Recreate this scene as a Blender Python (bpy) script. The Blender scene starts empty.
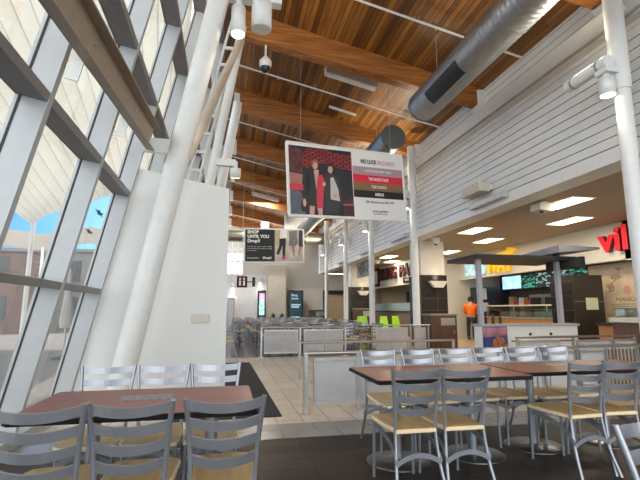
import bpy, math, random
from mathutils import Vector, Matrix
random.seed(7)
S = bpy.context.scene
COL = S.collection
R = math.radians

# ------------------------------------------------------------------ materials
def new_mat(name):
    m = bpy.data.materials.new(name); m.use_nodes = True
    nt = m.node_tree; nt.nodes.clear()
    out = nt.nodes.new('ShaderNodeOutputMaterial')
    return m, nt, out

def N(nt, typ, **kw):
    n = nt.nodes.new(typ)
    for k, v in kw.items(): setattr(n, k, v)
    return n

def ramp(nt, fac, stops, interp='LINEAR'):
    r = N(nt, 'ShaderNodeValToRGB'); r.color_ramp.interpolation = interp
    els = r.color_ramp.elements
    while len(els) < len(stops): els.new(0.5)
    for e, (p, c) in zip(els, stops):
        e.position = p; e.color = (*c, 1)
    nt.links.new(fac, r.inputs[0]); return r.outputs[0]

def M(name, col, rough=.5, metal=0., var=.06, scale=9., bump=0., emit=0., spec=.5):
    """principled material with a little procedural variation"""
    m, nt, out = new_mat(name)
    b = N(nt, 'ShaderNodeBsdfPrincipled')
    b.inputs['Roughness'].default_value = rough; b.inputs['Metallic'].default_value = metal
    b.inputs['Specular IOR Level'].default_value = spec
    tc = N(nt, 'ShaderNodeTexCoord'); no = N(nt, 'ShaderNodeTexNoise')
    no.inputs['Scale'].default_value = scale; no.inputs['Detail'].default_value = 3
    nt.links.new(tc.outputs['Object'], no.inputs['Vector'])
    lo = tuple(max(0, c * (1 - var)) for c in col); hi = tuple(min(1, c * (1 + var)) for c in col)
    c = ramp(nt, no.outputs['Fac'], [(.3, lo), (.7, hi)])
    nt.links.new(c, b.inputs['Base Color'])
    if bump:
        bp = N(nt, 'ShaderNodeBump'); bp.inputs['Strength'].default_value = bump; bp.inputs['Distance'].default_value = .01
        nt.links.new(no.outputs['Fac'], bp.inputs['Height']); nt.links.new(bp.outputs[0], b.inputs['Normal'])
    if emit:
        nt.links.new(c, b.inputs['Emission Color']); b.inputs['Emission Strength'].default_value = emit
    nt.links.new(b.outputs[0], out.inputs[0])
    return m

def swap_axes(nt, order, scale=(1, 1, 1)):
    tc = N(nt, 'ShaderNodeTexCoord'); s = N(nt, 'ShaderNodeSeparateXYZ'); c = N(nt, 'ShaderNodeCombineXYZ')
    nt.links.new(tc.outputs['Object'], s.inputs[0])
    for i, a in enumerate(order):
        if a is None: continue
        mu = N(nt, 'ShaderNodeMath', operation='MULTIPLY'); mu.inputs[1].default_value = scale[i]
        nt.links.new(s.outputs['xyz'.index(a)], mu.inputs[0]); nt.links.new(mu.outputs[0], c.inputs[i])
    return c.outputs[0]

def M_plank(name, order, c1, c2, mortar, w, h, gap, rough, grain=(1.5, 30, 30), gmix=.5, offset=.37, bump=.3, spec=.5, dark=(.25, .25, .25), bias=0.):
    """boards or tiles laid in rows; order[0] runs along the board"""
    m, nt, out = new_mat(name)
    b = N(nt, 'ShaderNodeBsdfPrincipled'); b.inputs['Roughness'].default_value = rough
    b.inputs['Specular IOR Level'].default_value = spec
    v = swap_axes(nt, order)
    br = N(nt, 'ShaderNodeTexBrick'); br.offset = offset; br.offset_frequency = 2; br.squash = 1
    br.inputs['Color1'].default_value = (*c1, 1); br.inputs['Color2'].default_value = (*c2, 1); br.inputs['Mortar'].default_value = (*mortar, 1)
    br.inputs['Scale'].default_value = 1; br.inputs['Mortar Size'].default_value = gap; br.inputs['Mortar Smooth'].default_value = .1
    br.inputs['Bias'].default_value = bias; br.inputs['Brick Width'].default_value = w; br.inputs['Row Height'].default_value = h
    nt.links.new(v, br.inputs['Vector'])
    v2 = swap_axes(nt, order, grain)
    no = N(nt, 'ShaderNodeTexNoise'); no.inputs['Scale'].default_value = 1; no.inputs['Detail'].default_value = 5; no.inputs['Roughness'].default_value = .65
    nt.links.new(v2, no.inputs['Vector'])
    g = ramp(nt, no.outputs['Fac'], [(.3, dark), (.62, (1, 1, 1))])
    mx = N(nt, 'ShaderNodeMix', data_type='RGBA', blend_type='MULTIPLY'); mx.inputs[0].default_value = gmix
    nt.links.new(br.outputs['Color'], mx.inputs[6]); nt.links.new(g, mx.inputs[7])
    nt.links.new(mx.outputs[2], b.inputs['Base Color'])
    if bump:
        bp = N(nt, 'ShaderNodeBump'); bp.inputs['Strength'].default_value = bump; bp.inputs['Distance'].default_value = .004; bp.invert = True
        nt.links.new(br.outputs['Fac'], bp.inputs['Height']); nt.links.new(bp.outputs[0], b.inputs['Normal'])
    nt.links.new(b.outputs[0], out.inputs[0]); return m

def M_wood(name, c1, c2, axis='x', rough=.45, k=26., long=1.2, spec=.5):
    m, nt, out = new_mat(name)
    b = N(nt, 'ShaderNodeBsdfPrincipled'); b.inputs['Roughness'].default_value = rough; b.inputs['Specular IOR Level'].default_value = spec
    sc = [k, k, k]; sc['xyz'.index(axis)] = long
    v = swap_axes(nt, 'xyz', sc)
    no = N(nt, 'ShaderNodeTexNoise'); no.inputs['Scale'].default_value = 1; no.inputs['Detail'].default_value = 4
    nt.links.new(v, no.inputs['Vector'])
    c = ramp(nt, no.outputs['Fac'], [(.32, c1), (.68, c2)])
    nt.links.new(c, b.inputs['Base Color']); nt.links.new(b.outputs[0], out.inputs[0]); return m

def M_glow(name, col, k):
    m, nt, out = new_mat(name); e = N(nt, 'ShaderNodeEmission')
    e.inputs[0].default_value = (*col, 1); e.inputs[1].default_value = k
    nt.links.new(e.outputs[0], out.inputs[0]); return m

def M_glass(name, tint=(.93, .95, .96), refl=.5, rough=.0):
    m, nt, out = new_mat(name)
    t = N(nt, 'ShaderNodeBsdfTransparent'); t.inputs[0].default_value = (*tint, 1)
    g = N(nt, 'ShaderNodeBsdfGlossy'); g.inputs['Roughness'].default_value = rough
    fr = N(nt, 'ShaderNodeFresnel'); fr.inputs[0].default_value = 1.5
    mu = N(nt, 'ShaderNodeMath', operation='MULTIPLY'); mu.inputs[1].default_value = refl
    nt.links.new(fr.outputs[0], mu.inputs[0])
    mx = N(nt, 'ShaderNodeMixShader'); nt.links.new(mu.outputs[0], mx.inputs[0])
    nt.links.new(t.outputs[0], mx.inputs[1]); nt.links.new(g.outputs[0], mx.inputs[2])
    nt.links.new(mx.outputs[0], out.inputs[0]); return m

def M_frost(name, col, alpha, rough=.5):
    m, nt, out = new_mat(name)
    t = N(nt, 'ShaderNodeBsdfTransparent')
    b = N(nt, 'ShaderNodeBsdfPrincipled'); b.inputs['Roughness'].default_value = rough
    tc = N(nt, 'ShaderNodeTexCoord'); no = N(nt, 'ShaderNodeTexNoise'); no.inputs['Scale'].default_value = 5
    nt.links.new(tc.outputs['Object'], no.inputs['Vector'])
    c = ramp(nt, no.outputs['Fac'], [(.3, tuple(x * .85 for x in col)), (.7, col)]); nt.links.new(c, b.inputs['Base Color'])
    mx = N(nt, 'ShaderNodeMixShader'); mx.inputs[0].default_value = alpha
    nt.links.new(t.outputs[0], mx.inputs[1]); nt.links.new(b.outputs[0], mx.inputs[2]); nt.links.new(mx.outputs[0], out.inputs[0]); return m

def M_pattern(name, c1, c2, sx, sy, rough=.5, kind='checker', order='xz', emit=0.):
    m, nt, out = new_mat(name)
    b = N(nt, 'ShaderNodeBsdfPrincipled'); b.inputs['Roughness'].default_value = rough
    v = swap_axes(nt, (order[0], order[1], None), (sx, sy, 1))
    if kind == 'checker':
        t = N(nt, 'ShaderNodeTexChecker'); t.inputs['Scale'].default_value = 1
        t.inputs['Color1'].default_value = (*c1, 1); t.inputs['Color2'].default_value = (*c2, 1)
        nt.links.new(v, t.inputs['Vector']); c = t.outputs[0]
    elif kind == 'brick':
        t = N(nt, 'ShaderNodeTexBrick'); t.inputs['Scale'].default_value = 1; t.inputs['Mortar Size'].default_value = .12
        t.inputs['Color1'].default_value = (*c1, 1); t.inputs['Color2'].default_value = tuple(x * .6 for x in c1) + (1,)
        t.inputs['Mortar'].default_value = (*c2, 1); t.inputs['Brick Width'].default_value = 1.; t.inputs['Row Height'].default_value = .5
        nt.links.new(v, t.inputs['Vector']); c = t.outputs[0]
    else:
        t = N(nt, 'ShaderNodeTexVoronoi'); t.inputs['Scale'].default_value = 1
        nt.links.new(v, t.inputs['Vector']); c = ramp(nt, t.outputs['Color'], [(.0, c1), (.58 if kind == 'brickish' else .5, c2)], 'CONSTANT')
    nt.links.new(c, b.inputs['Base Color'])
    if emit:
        nt.links.new(c, b.inputs['Emission Color']); b.inputs['Emission Strength'].default_value = emit
    nt.links.new(b.outputs[0], out.inputs[0]); return m

WHITE = M('white_paint', (.74, .74, .72), .45, var=.03)
CREAM = M('cream_paint', (.70, .66, .58), .6, var=.03)
FASCIA = M('fascia_white', (.78, .77, .74), .5, var=.03)
SIDING = M('siding_white', (.74, .73, .70), .5, var=.05, scale=2)
STUCCO = M('white_plaster', (.71, .71, .69), .8, var=.03, scale=40, bump=.25)
BOXTAN = M('cornice_tan', (.60, .55, .45), .6)
GROOVE = M('groove_dark', (.16, .15, .13), .8)  # siding and cornice grooves: shade of the recess put into the colour
ALU = M('window_aluminium', (.42, .43, .44), .42, .2, var=.03)
ALU_SHADED = M('window_aluminium_shaded', (.21, .20, .195), .5, .2)  # frame metal darkened for transoms, shade of their undersides put into the colour
RUBBER = M('black_gasket', (.03, .03, .03), .7)
CHROME = M('chair_grey_metal', (.31, .32, .35), .33, .65, var=.04)
STEEL = M('brushed_steel', (.50, .49, .47), .35, .85, var=.06, scale=30)
BRONZE = M('satin_rail_metal', (.42, .38, .34), .3, .85)
GALV = M('galvanized_duct', (.36, .375, .375), .36, .85, var=.08, scale=30)
DUCTD = M('duct_dark_grey', (.13, .14, .145), .5, .4)
BLACK = M('black_plastic', (.015, .015, .017), .45)
DARK = M('dark_charcoal', (.035, .035, .04), .5)
SEATW = M_wood('maple_seat_wood', (.46, .29, .105), (.58, .39, .165), 'y', .45)
SEATW2 = M_wood('maple_seat_edge', (.74, .58, .33), (.84, .68, .43), 'x', .45)
TABLE = M_wood('red_brown_tabletop', (.19, .046, .022), (.27, .072, .035), 'x', .34, 20, 1., spec=.28)
EDGE = M('black_table_edge', (.006, .006, .007), .55, spec=.2)
BASE = M('table_base_metal', (.13, .13, .13), .28, .8)
BEAM = M_wood('glulam_beam_wood', (.18, .06, .012), (.44, .17, .038), 'x', .5, 16, .9)
ROOFP = M_plank('roof_planks', 'yxz', (.47, .195, .036), (.105, .038, .008), (.03, .010, .004), 2.7, .115, .006, .45, (1.2, 22, 22), .7, .37, .3, dark=(.25, .2, .16))
FWOOD = M_plank('dark_wood_floor', 'xyz', (.056, .034, .022), (.020, .0125, .009), (.005, .0035, .003), 1.2, .20, .006, .42, (2, 24, 24), .75, spec=.12)
FGREY = M_plank('grey_tile_floor', 'xyz', (.25, .225, .20), (.21, .19, .17), (.13, .115, .105), .62, .31, .005, .22, (5, 5, 5), .15)
FBEIGE = M_plank('beige_tile_floor', 'yxz', (.62, .52, .42), (.55, .455, .36), (.26, .21, .17), .62, .31, .006, .25, (4, 4, 4), .18)
FFAR = M_plank('far_brown_floor', 'yxz', (.17, .13, .125), (.12, .09, .09), (.06, .05, .05), 1.1, .2, .004, .14, (2, 20, 20), .4)
FTAN = M_plank('food_court_tile', 'xyz', (.56, .42, .25), (.48, .36, .21), (.3, .22, .14), .4, .4, .006, .3, (4, 4, 4), .15, 0.)
MATM = M('entrance_mat_black', (.028, .028, .031), .95, var=.25, scale=60, bump=.5)
CEILT = M('food_court_ceiling', (.42, .34, .26), .8, var=.02)
TILED = M_plank('dark_brown_wall_tile', 'yzx', (.026, .018, .013), (.020, .014, .010), (.09, .072, .055), .62, .42, .008, .25, (4, 4, 4), .2, 0.)
TILEX = M_plank('dark_brown_wall_tile_front', 'xzy', (.026, .018, .013), (.020, .014, .010), (.09, .072, .055), .62, .42, .008, .25, (4, 4, 4), .2, 0.)
CHAN = M('channel_wood_reflection_tan', (.36, .29, .215), .5, .1)  # tan reflection of the wood put into the channel's colour
STRUT = M('strut_shaded_tan', (.55, .47, .38), .5)  # tan holds the shade on the strut's underside
GLASS = M_glass('window_glass', (.93, .94, .94), .22)
GLASSC = M_glass('counter_glass', (.75, .85, .83), .8)
FROST = M_frost('perforated_grey_panel', (.60, .60, .61), .72)
SIGNW = M('banner_white', (.82, .81, .80), .5, var=.01)
RED = M('sign_red', (.72, .02, .05), .45, var=.02)
MAROON = M('sign_maroon', (.050, .003, .007), .6)
MAUVE = M('sign_mauve', (.43, .31, .35), .5, var=.01)
BROWN = M('sign_brown', (.24, .14, .06), .5, var=.01)
SKIN = M('skin', (.62, .36, .25), .55)
PINK = M('sign_pink_text', (.62, .20, .26), .5)
LIME = M('lime_green_plastic', (.36, .72, .02), .4)
ORANGE = M('orange_fleece', (.85, .17, .015), .9)
CABW = M_wood('dark_brown_laminate', (.075, .035, .024), (.12, .06, .04), 'z', .45)
COUNTW = M_wood('orange_brown_wood', (.34, .15, .05), (.52, .25, .09), 'x', .4)
YELLOW = M('sign_yellow', (.85, .50, .01), .4, emit=.25)
SIGNLIT = M('sign_lit_white', (.42, .66, .76), .4, emit=.25)
VRED = M('sign_lit_red', (.70, .003, .018), .6, emit=.16)
VSIDE = M('sign_return_dark_red', (.16, .01, .02), .5)
PAPER = M('paper_white', (.8, .8, .77), .7)
PALEY = M('paper_yellow', (.72, .72, .45), .7)
KBEIGE = M('food_tan', (.55, .40, .22), .6)
DECAL = M_pattern('grey_print_decal', (.10, .10, .10), (.27, .27, .26), 130, 170, .4, 'voronoi', 'xy')
TROFF = M_glow('ceiling_light_glow', (1., .86, .58), 3.2)
SPOTG = M_glow('spotlight_glow', (1., .93, .72), 6.)

# ------------------------------------------------------------------ mesh builder
class MB:
    def __init__(s): s.v = []; s.f = []; s.m = []; s.sm = []
    def add(s, vs, fs, mi=0, smooth=False):
        o = len(s.v); s.v += [tuple(v) for v in vs]
        for f in fs: s.f.append(tuple(i + o for i in f)); s.m.append(mi); s.sm.append(smooth)
        return s
    def box(s, a, b, mi=0):
        (x0, y0, z0), (x1, y1, z1) = a, b
        x0, x1 = min(x0, x1), max(x0, x1); y0, y1 = min(y0, y1), max(y0, y1); z0, z1 = min(z0, z1), max(z0, z1)
        return s.add([(x0, y0, z0), (x1, y0, z0), (x1, y1, z0), (x0, y1, z0), (x0, y0, z1), (x1, y0, z1), (x1, y1, z1), (x0, y1, z1)],
                     [(0, 3, 2, 1), (4, 5, 6, 7), (0, 1, 5, 4), (1, 2, 6, 5), (2, 3, 7, 6), (3, 0, 4, 7)], mi)
    def bevbox(s, a, b, r=.01, mi=0):
        """box with chamfered vertical edges and top rim"""
        (x0, y0, z0), (x1, y1, z1) = a, b
        ring = lambda d, z: [(x0 + r + d, y0 + d, z), (x1 - r - d, y0 + d, z), (x1 - d, y0 + r + d, z), (x1 - d, y1 - r - d, z), (x1 - r - d, y1 - d, z), (x0 + r + d, y1 - d, z), (x0 + d, y1 - r - d, z), (x0 + d, y0 + r + d, z)]
        e = r * .5
        vs = ring(e, z0) + ring(0, z0 + e) + ring(0, z1 - e) + ring(e, z1)
        fs = [tuple(range(7, -1, -1)), tuple(range(24, 32))]
        for k in range(3):
            for i in range(8): fs.append((k * 8 + i, k * 8 + (i + 1) % 8, k * 8 + 8 + (i + 1) % 8, k * 8 + 8 + i))
        return s.add(vs, fs, mi)
    def prism(s, poly, axis, a, b, mi=0):
        """extrude a polygon of 2D points along axis from a to b"""
        i = 'xyz'.index(axis)
        def p(q, t): q = list(q); q.insert(i, t); return q
        n = len(poly)
        return s.add([p(q, a) for q in poly] + [p(q, b) for q in poly],
                     [tuple(range(n - 1, -1, -1)), tuple(range(n, 2 * n))] + [(k, (k + 1) % n, n + (k + 1) % n, n + k) for k in range(n)], mi)
    def tube(s, pts, r, n=10, mi=0, caps=True, smooth=True):
        pts = [Vector(p) for p in pts]; rs = r if isinstance(r, (list, tuple)) else [r] * len(pts)
        vs = []; prev = None
        for i, p in enumerate(pts):
            t = (pts[min(i + 1, len(pts) - 1)] - pts[max(i - 1, 0)]).normalized()
            if prev is None:
                a = Vector((0, 0, 1)) if abs(t.z) < .9 else Vector((1, 0, 0))
                u = t.cross(a).normalized()
            else:
                u = (prev - t * prev.dot(t)).normalized()
            w = t.cross(u); prev = u
            for k in range(n):
                a = 2 * math.pi * k / n
                vs.append(p + (u * math.cos(a) + w * math.sin(a)) * rs[i])
        fs = []
        for i in range(len(pts) - 1):
            for k in range(n):
                fs.append((i * n + k, i * n + (k + 1) % n, (i + 1) * n + (k + 1) % n, (i + 1) * n + k))
        s.add(vs, fs, mi, smooth)
        if caps:
            m = len(pts) - 1
            s.add([vs[k] for k in range(n)], [tuple(range(n - 1, -1, -1))], mi)
            s.add([vs[m * n + k] for k in range(n)], [tuple(range(n))], mi)
        return s
    def band(s, pts, up, h, t, mi=0):
        """flat bar following pts: h tall along up, t thick across"""
        pts = [Vector(p) for p in pts]; up = Vector(up); vs = []
        for i, p in enumerate(pts):
            tg = (pts[min(i + 1, len(pts) - 1)] - pts[max(i - 1, 0)]).normalized()
            nrm = tg.cross(up).normalized(); u2 = nrm.cross(tg).normalized()
            for a, b in ((-1, -1), (1, -1), (1, 1), (-1, 1)): vs.append(p + nrm * a * t / 2 + u2 * b * h / 2)
        fs = [(3, 2, 1, 0)]
        L = len(pts)
        for i in range(L - 1):
            for k in range(4): fs.append((i * 4 + k, i * 4 + (k + 1) % 4, i * 4 + 4 + (k + 1) % 4, i * 4 + 4 + k))
        fs.append(tuple((L - 1) * 4 + k for k in range(4)))
        return s.add(vs, fs, mi)
    def lathe(s, prof, c=(0, 0, 0), n=24, mi=0):
        vs = []; fs = []; L = len(prof)
        for (r, z) in prof:
            for k in range(n):
                a = 2 * math.pi * k / n; vs.append((c[0] + r * math.cos(a), c[1] + r * math.sin(a), c[2] + z))
        for i in range(L - 1):
            for k in range(n): fs.append((i * n + k, i * n + (k + 1) % n, (i + 1) * n + (k + 1) % n, (i + 1) * n + k))
        s.add(vs, fs, mi, True)
        s.add(vs[:n], [tuple(range(n - 1, -1, -1))], mi); s.add(vs[-n:], [tuple(range(n))], mi)
        return s
    def xf(s, mat):
        s.v = [tuple(mat @ Vector(v)) for v in s.v]; return s
    def build(s, name, mats, parent=None, loc=None):
        me = bpy.data.meshes.new(name); me.from_pydata(s.v, [], s.f)
        for m in (mats if isinstance(mats, (list, tuple)) else [mats]): me.materials.append(m)
        me.polygons.foreach_set('material_index', s.m); me.polygons.foreach_set('use_smooth', s.sm); me.update()
        o = bpy.data.objects.new(name, me); COL.objects.link(o)
        if parent: o.parent = parent
        if loc: o.location = loc
        return o

def tag(o, label, cat, group=None, kind=None):
    o['label'] = label; o['category'] = cat
    if group: o['group'] = group
    if kind: o['kind'] = kind
    return o
def struct(o): o['kind'] = 'structure'; return o
def thing(name, label, cat, loc=(0, 0, 0), rz=0., group=None):
    o = bpy.data.objects.new(name, None); COL.objects.link(o); o.empty_display_size = .1
    o.location = loc; o.rotation_euler = (0, 0, rz); return tag(o, label, cat, group)
def dup(root, loc, rz, label=None, group=None):
    r = root.copy(); COL.objects.link(r); r.location = loc; r.rotation_euler = (0, 0, rz)
    if label: r['label'] = label
    if group: r['group'] = group
    for ch in list(root.children):
        c = ch.copy(); COL.objects.link(c); c.parent = r
        for g in list(ch.children):
            d = g.copy(); COL.objects.link(d); d.parent = c
    return r
def smooth_path(pts, k=5):
    P = [Vector(p) for p in pts]; P = [2 * P[0] - P[1]] + P + [2 * P[-1] - P[-2]]; out = []
    for i in range(1, len(P) - 2):
        for j in range(k):
            t = j / k; a, b, c, d = P[i - 1:i + 3]
            out.append(.5 * ((2 * b) + (c - a) * t + (2 * a - 5 * b + 4 * c - d) * t * t + (3 * b - a - 3 * c + d) * t ** 3))
    out.append(P[-2]); return out

def lettering(name, text, size, mat, parent, loc, right, up, width=None, extrude=.004, bold=0., align='CENTER', side=None, shear=0.):
    cu = bpy.data.curves.new(name, 'FONT'); cu.body = text; cu.size = size; cu.extrude = extrude; cu.offset = bold
    cu.align_x = align; cu.align_y = 'CENTER'; cu.resolution_u = 3; cu.shear = shear
    tmp = bpy.data.objects.new('tmp', cu); COL.objects.link(tmp)
    dg = bpy.context.evaluated_depsgraph_get(); dg.update()
    me = bpy.data.meshes.new_from_object(tmp.evaluated_get(dg)); bpy.data.objects.remove(tmp); bpy.data.curves.remove(cu)
    me.name = name; me.materials.clear(); me.materials.append(mat)
    if side:
        me.materials.append(side)
        for p in me.polygons: p.material_index = 0 if p.normal.z > .5 else 1
    r = Vector(right).normalized(); u = Vector(up).normalized(); n = r.cross(u).normalized(); u = n.cross(r)
    sx = 1.
    if width:
        xs = [v.co.x for v in me.vertices]; sx = width / (max(xs) - min(xs))
    mt = Matrix((r, u, n)).transposed()
    for v in me.vertices: v.co = mt @ Vector((v.co.x * sx, v.co.y, v.co.z)) + Vector(loc)
    o = bpy.data.objects.new(name, me); COL.objects.link(o)
    if parent: o.parent = parent
    return o

# ------------------------------------------------------------------ camera
H = 1.28
cam = bpy.data.objects.new('Camera', bpy.data.cameras.new('Camera')); COL.objects.link(cam)
cam.data.sensor_width = 36; cam.data.lens = 440 / 640 * 36; cam.data.clip_end = 400; cam.data.clip_start = .05
cam.location = (0, 0, H); cam.rotation_euler = (R(90 + 9.0), 0, R(-12.0)); S.camera = cam

# ------------------------------------------------------------------ floor
YN, YF = -5., 29.
YB = 38.
f = MB()
def fl(x0, x1, y0, y1, mi): f.add([(x0, y0, 0), (x1, y0, 0), (x1, y1, 0), (x0, y1, 0)], [(0, 1, 2, 3)], mi)
fl(-2.2, 13.4, YN, 4.66, 0); fl(-2.2, 13.4, 4.66, 5.24, 1); fl(-2.2, 4.9, 5.24, 12.4, 2); fl(4.9, 13.4, 5.24, 12.4, 4)
fl(-2.2, 5.4, 12.4, YF + .3, 3); fl(5.4, 13.4, 12.4, YF + .3, 4)
f.add([(-2.2, YN, -.2), (13.4, YN, -.2), (13.4, YF + .3, -.2), (-2.2, YF + .3, -.2)], [(0, 3, 2, 1)], 0)
struct(f.build('floor', [FWOOD, FGREY, FBEIGE, FFAR, FTAN]))

mt = MB(); mt.prism([(-.62, 5.56), (.715, 5.58), (.62, 11.2), (-.62, 11.2)], 'z', .001, .012)
tag(mt.build('floor_mat', MATM), 'long black entrance mat lying on the beige tiles beside the white wall', 'mat')

# ------------------------------------------------------------------ ceiling (sloping plank roof)
def roof(x): return 8.36 - .215 * (x - .35)
c = MB()
c.prism([(-.45, roof(-.45)), (6.75, roof(6.75)), (6.75, roof(6.75) + .25), (-.45, roof(-.45) + .25)], 'y', YN, YB + .3)
struct(c.build('ceiling', ROOFP))

beam_lab = ['nearest wooden roof beam, running over the steel post with the spotlight at right',
            'wooden roof beam just in front of the grey duct end and long white ceiling lamp',
            'wooden roof beam right behind the first white ceiling lamp, over the red poster',
            'fourth wooden roof beam back, above the gap between the two hanging posters',
            'fifth wooden roof beam back, seen above the black hanging poster',
            'sixth wooden roof beam back, just before the cream end wall',
            'wooden roof beam just beyond the top of the cream end wall',
            'farthest wooden roof beam, beyond the cream end wall']
for i, y in enumerate((5.72, 9.75, 13.7, 17.75, 21.8, 25.9, 30.0, 34.1)):
    b = MB(); b.prism([(.15, 7.745), (6.5, 6.57), (6.5, roof(6.5) + .03), (.15, roof(.15) + .03)], 'y', y, y + .28)
    t = thing('roof_beam', beam_lab[i], 'beam', (0, 0, 0), 0, 'glued wooden roof beams')
    b.build('timber', BEAM, t)
    p = MB(); p.prism([(.06, 7.70), (.24, 7.70), (.24, 8.25), (.06, 8.28)], 'y', y - .02, y + .3)
    p.build('end_bracket', WHITE, t)
    p = MB(); p.prism([(6.42, 6.42), (6.5, 6.42), (6.5, 7.02), (6.3, 7.0), (6.3, 6.62)], 'y', y - .03, y + .31)
    p.build('end_bracket', WHITE, t)

pipe_lab = ['thin white sprinkler pipe crossing the ceiling at the top right of the photo',
            'thin white sprinkler pipe under the planks behind the dome camera',
            'third thin white sprinkler pipe back, left of the red poster top',
            'fourth thin white sprinkler pipe back, left of the red poster',
            'farthest thin white sprinkler pipe near the end wall']
for i, y in enumerate((8.05, 12.0, 15.9, 19.9, 24.)):
    p = MB(); p.tube([(-.2, y, roof(-.2) - .14), (6.45, y, roof(6.45) - .14)], .026, 8)
    t = thing('sprinkler_pipe', pipe_lab[i], 'pipe', (0, 0, 0), 0, 'sprinkler pipes under the roof'); p.build('pipe', WHITE, t)
    for x in (.9, 2.4, 3.9, 5.4):
        q = MB(); q.tube([(x, y, roof(x) - .12), (x, y, roof(x) + .01)], .01, 6); q.build('hanger', STEEL, t)
        if x in (.9, 3.9):
            q = MB(); q.lathe([(.012, 0), (.03, .02), (.012, .05)], (x + .4, y, roof(x + .4) - .21), 8); q.build('sprinkler_head', STEEL, t)

# ------------------------------------------------------------------ right wall with siding, cornice and fascia
w = MB()
prof = [(6.20, 3.68), (6.20, 3.93)]
z = 3.93
prof += [(6.235, 3.93), (6.235, 3.955), (6.215, 3.955)]
z = 3.955
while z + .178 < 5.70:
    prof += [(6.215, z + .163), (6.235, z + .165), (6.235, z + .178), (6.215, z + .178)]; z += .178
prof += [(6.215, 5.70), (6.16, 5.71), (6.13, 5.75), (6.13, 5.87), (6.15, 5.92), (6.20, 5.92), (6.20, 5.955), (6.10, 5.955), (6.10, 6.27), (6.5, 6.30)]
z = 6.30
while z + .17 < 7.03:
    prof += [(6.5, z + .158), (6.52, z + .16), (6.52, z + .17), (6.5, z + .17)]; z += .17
prof += [(6.5, 7.06)]
y0, y1 = YN, YB
for k in range(len(prof) - 1):
    (xa, za), (xb, zb) = prof[k], prof[k + 1]
    mi = 0
    if zb <= 3.93: mi = 1
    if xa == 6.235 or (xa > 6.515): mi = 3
    if xa == xb == 6.13: mi = 2
    if 5.9 < za < 5.96 and xa > 6.15 and xb > 6.15: mi = 3
    if xa == xb == 6.10: mi = 1
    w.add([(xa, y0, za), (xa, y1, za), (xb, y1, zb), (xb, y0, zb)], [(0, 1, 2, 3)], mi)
w.add([(6.2, y0, 3.68), (6.7, y0, 3.68), (6.7, y1, 3.68), (6.2, y1, 3.68)], [(0, 1, 2, 3)], 1)
w.add([(6.7, y0, 3.68), (6.7, y0, 7.06), (6.7, y1, 7.06), (6.7, y1, 3.68)], [(0, 1, 2, 3)], 0)
w.add([(6.5, y0, 7.06), (6.5, y1, 7.06), (6.7, y1, 7.06), (6.7, y0, 7.06)], [(0, 1, 2, 3)], 0)
struct(w.build('wall_right', [SIDING, FASCIA, BOXTAN, GROOVE]))

# food court ceiling and walls
c = MB(); c.box((6.7, YN, 3.7), (13.4, YF, 3.85)); struct(c.build('ceiling_food_court', CEILT))
b = MB(); b.box((10.7, 4.0, 2.65), (10.95, 19.0, 3.7)); b.box((10.7, 4.0, 2.62), (10.95, 10.0, 3.7)); struct(b.build('wall_shop_bulkhead', CREAM))
b = MB(); b.box((8.6, 19.4, 2.5), (8.85, YF, 3.7)); b.box((8.6, 19.0, 0), (13.0, 19.4, 3.7)); struct(b.build('wall_noodle_bulkhead', CREAM))
b = MB(); b.box((12.9, YN, 0), (13.2, 19.2, 3.7)); struct(b.build('wall_kitchen', M('kitchen_wall_dark', (.09, .075, .06), .6)))
b = MB(); b.box((10.3, 19.4, 0), (10.5, YF, 3.7)); struct(b.build('wall_noodle_kitchen', M('noodle_wall_tan', (.55, .43, .26), .6)))

# end wall
b = MB()
b.box((-2.2, YF, 0), (6.08, YF + .3, 3.5), 0); b.box((1.06, YF, 3.5), (6.08, YF + .3, 6.35), 0); b.box((-2.2, YF, 6.15), (1.06, YF + .3, 6.35), 0); b.box((-2.2, YB, 6.0), (6.6, YB + .3, 8.9), 0)
b.box((-2.2, YF, 3.5), (-.1, YF + .3, 6.15), 0); b.box((6.08, YF, 0), (13.4, YF + .3, 3.66), 0)
struct(b.build('wall_far', CREAM))
b = MB(); b.box((2.62, YF - .6, 0), (3.8, YF, 4.13)); struct(b.build('wall_far_pier', M('pier_beige', (.55, .50, .42), .6)))
b = MB(); b.box((-1.9, YF - .15, 0), (2.6, YF, 3.5)); struct(b.build('wall_far_left', M('far_wall_white', (.76, .77, .78), .6)))
wf = MB()
for x in (-.1, .3, .68, 1.02): wf.box((x, YF - .05, 3.5), (x + .05, YF + .1, 6.15))
for zz in (3.5, 4.35, 5.2, 6.1): wf.box((-.1, YF - .05, zz), (1.07, YF + .1, zz + .06))
o = struct(wf.build('window_2', WHITE))
g = MB(); g.box((-.08, YF + .12, 3.52), (1.05, YF + .13, 6.12)); g.build('pane', GLASS, o)

# ------------------------------------------------------------------ white partition wall at left
w = MB()
w.prism([(-1.99, 0), (.03, 0), (.0, 3.1), (-1.33, 3.34)], 'y', 6.65, 6.95)
struct(w.build('wall_left', STUCCO))
pl = MB(); pl.bevbox((-.475, 6.635, 1.09), (-.215, 6.65, 1.215), .008)
o = pl.build('wall_plate', M('plate_beige', (.56, .53, .45), .4)); tag(o, 'blank beige cover plate screwed low on the white wall', 'wall plate')
q = MB()
for x in (-.44, -.25): q.lathe([(.006, 0), (.006, .004)], (0, 0, 0), 8)
q.xf(Matrix.Rotation(R(90), 4, 'X')); q.v = [(v[0] + (-.44 if i < len(q.v) // 2 else -.25), v[1] + 6.634, v[2] + 1.152) for i, v in enumerate(q.v)]
q.build('screw', STEEL, o)

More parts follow.
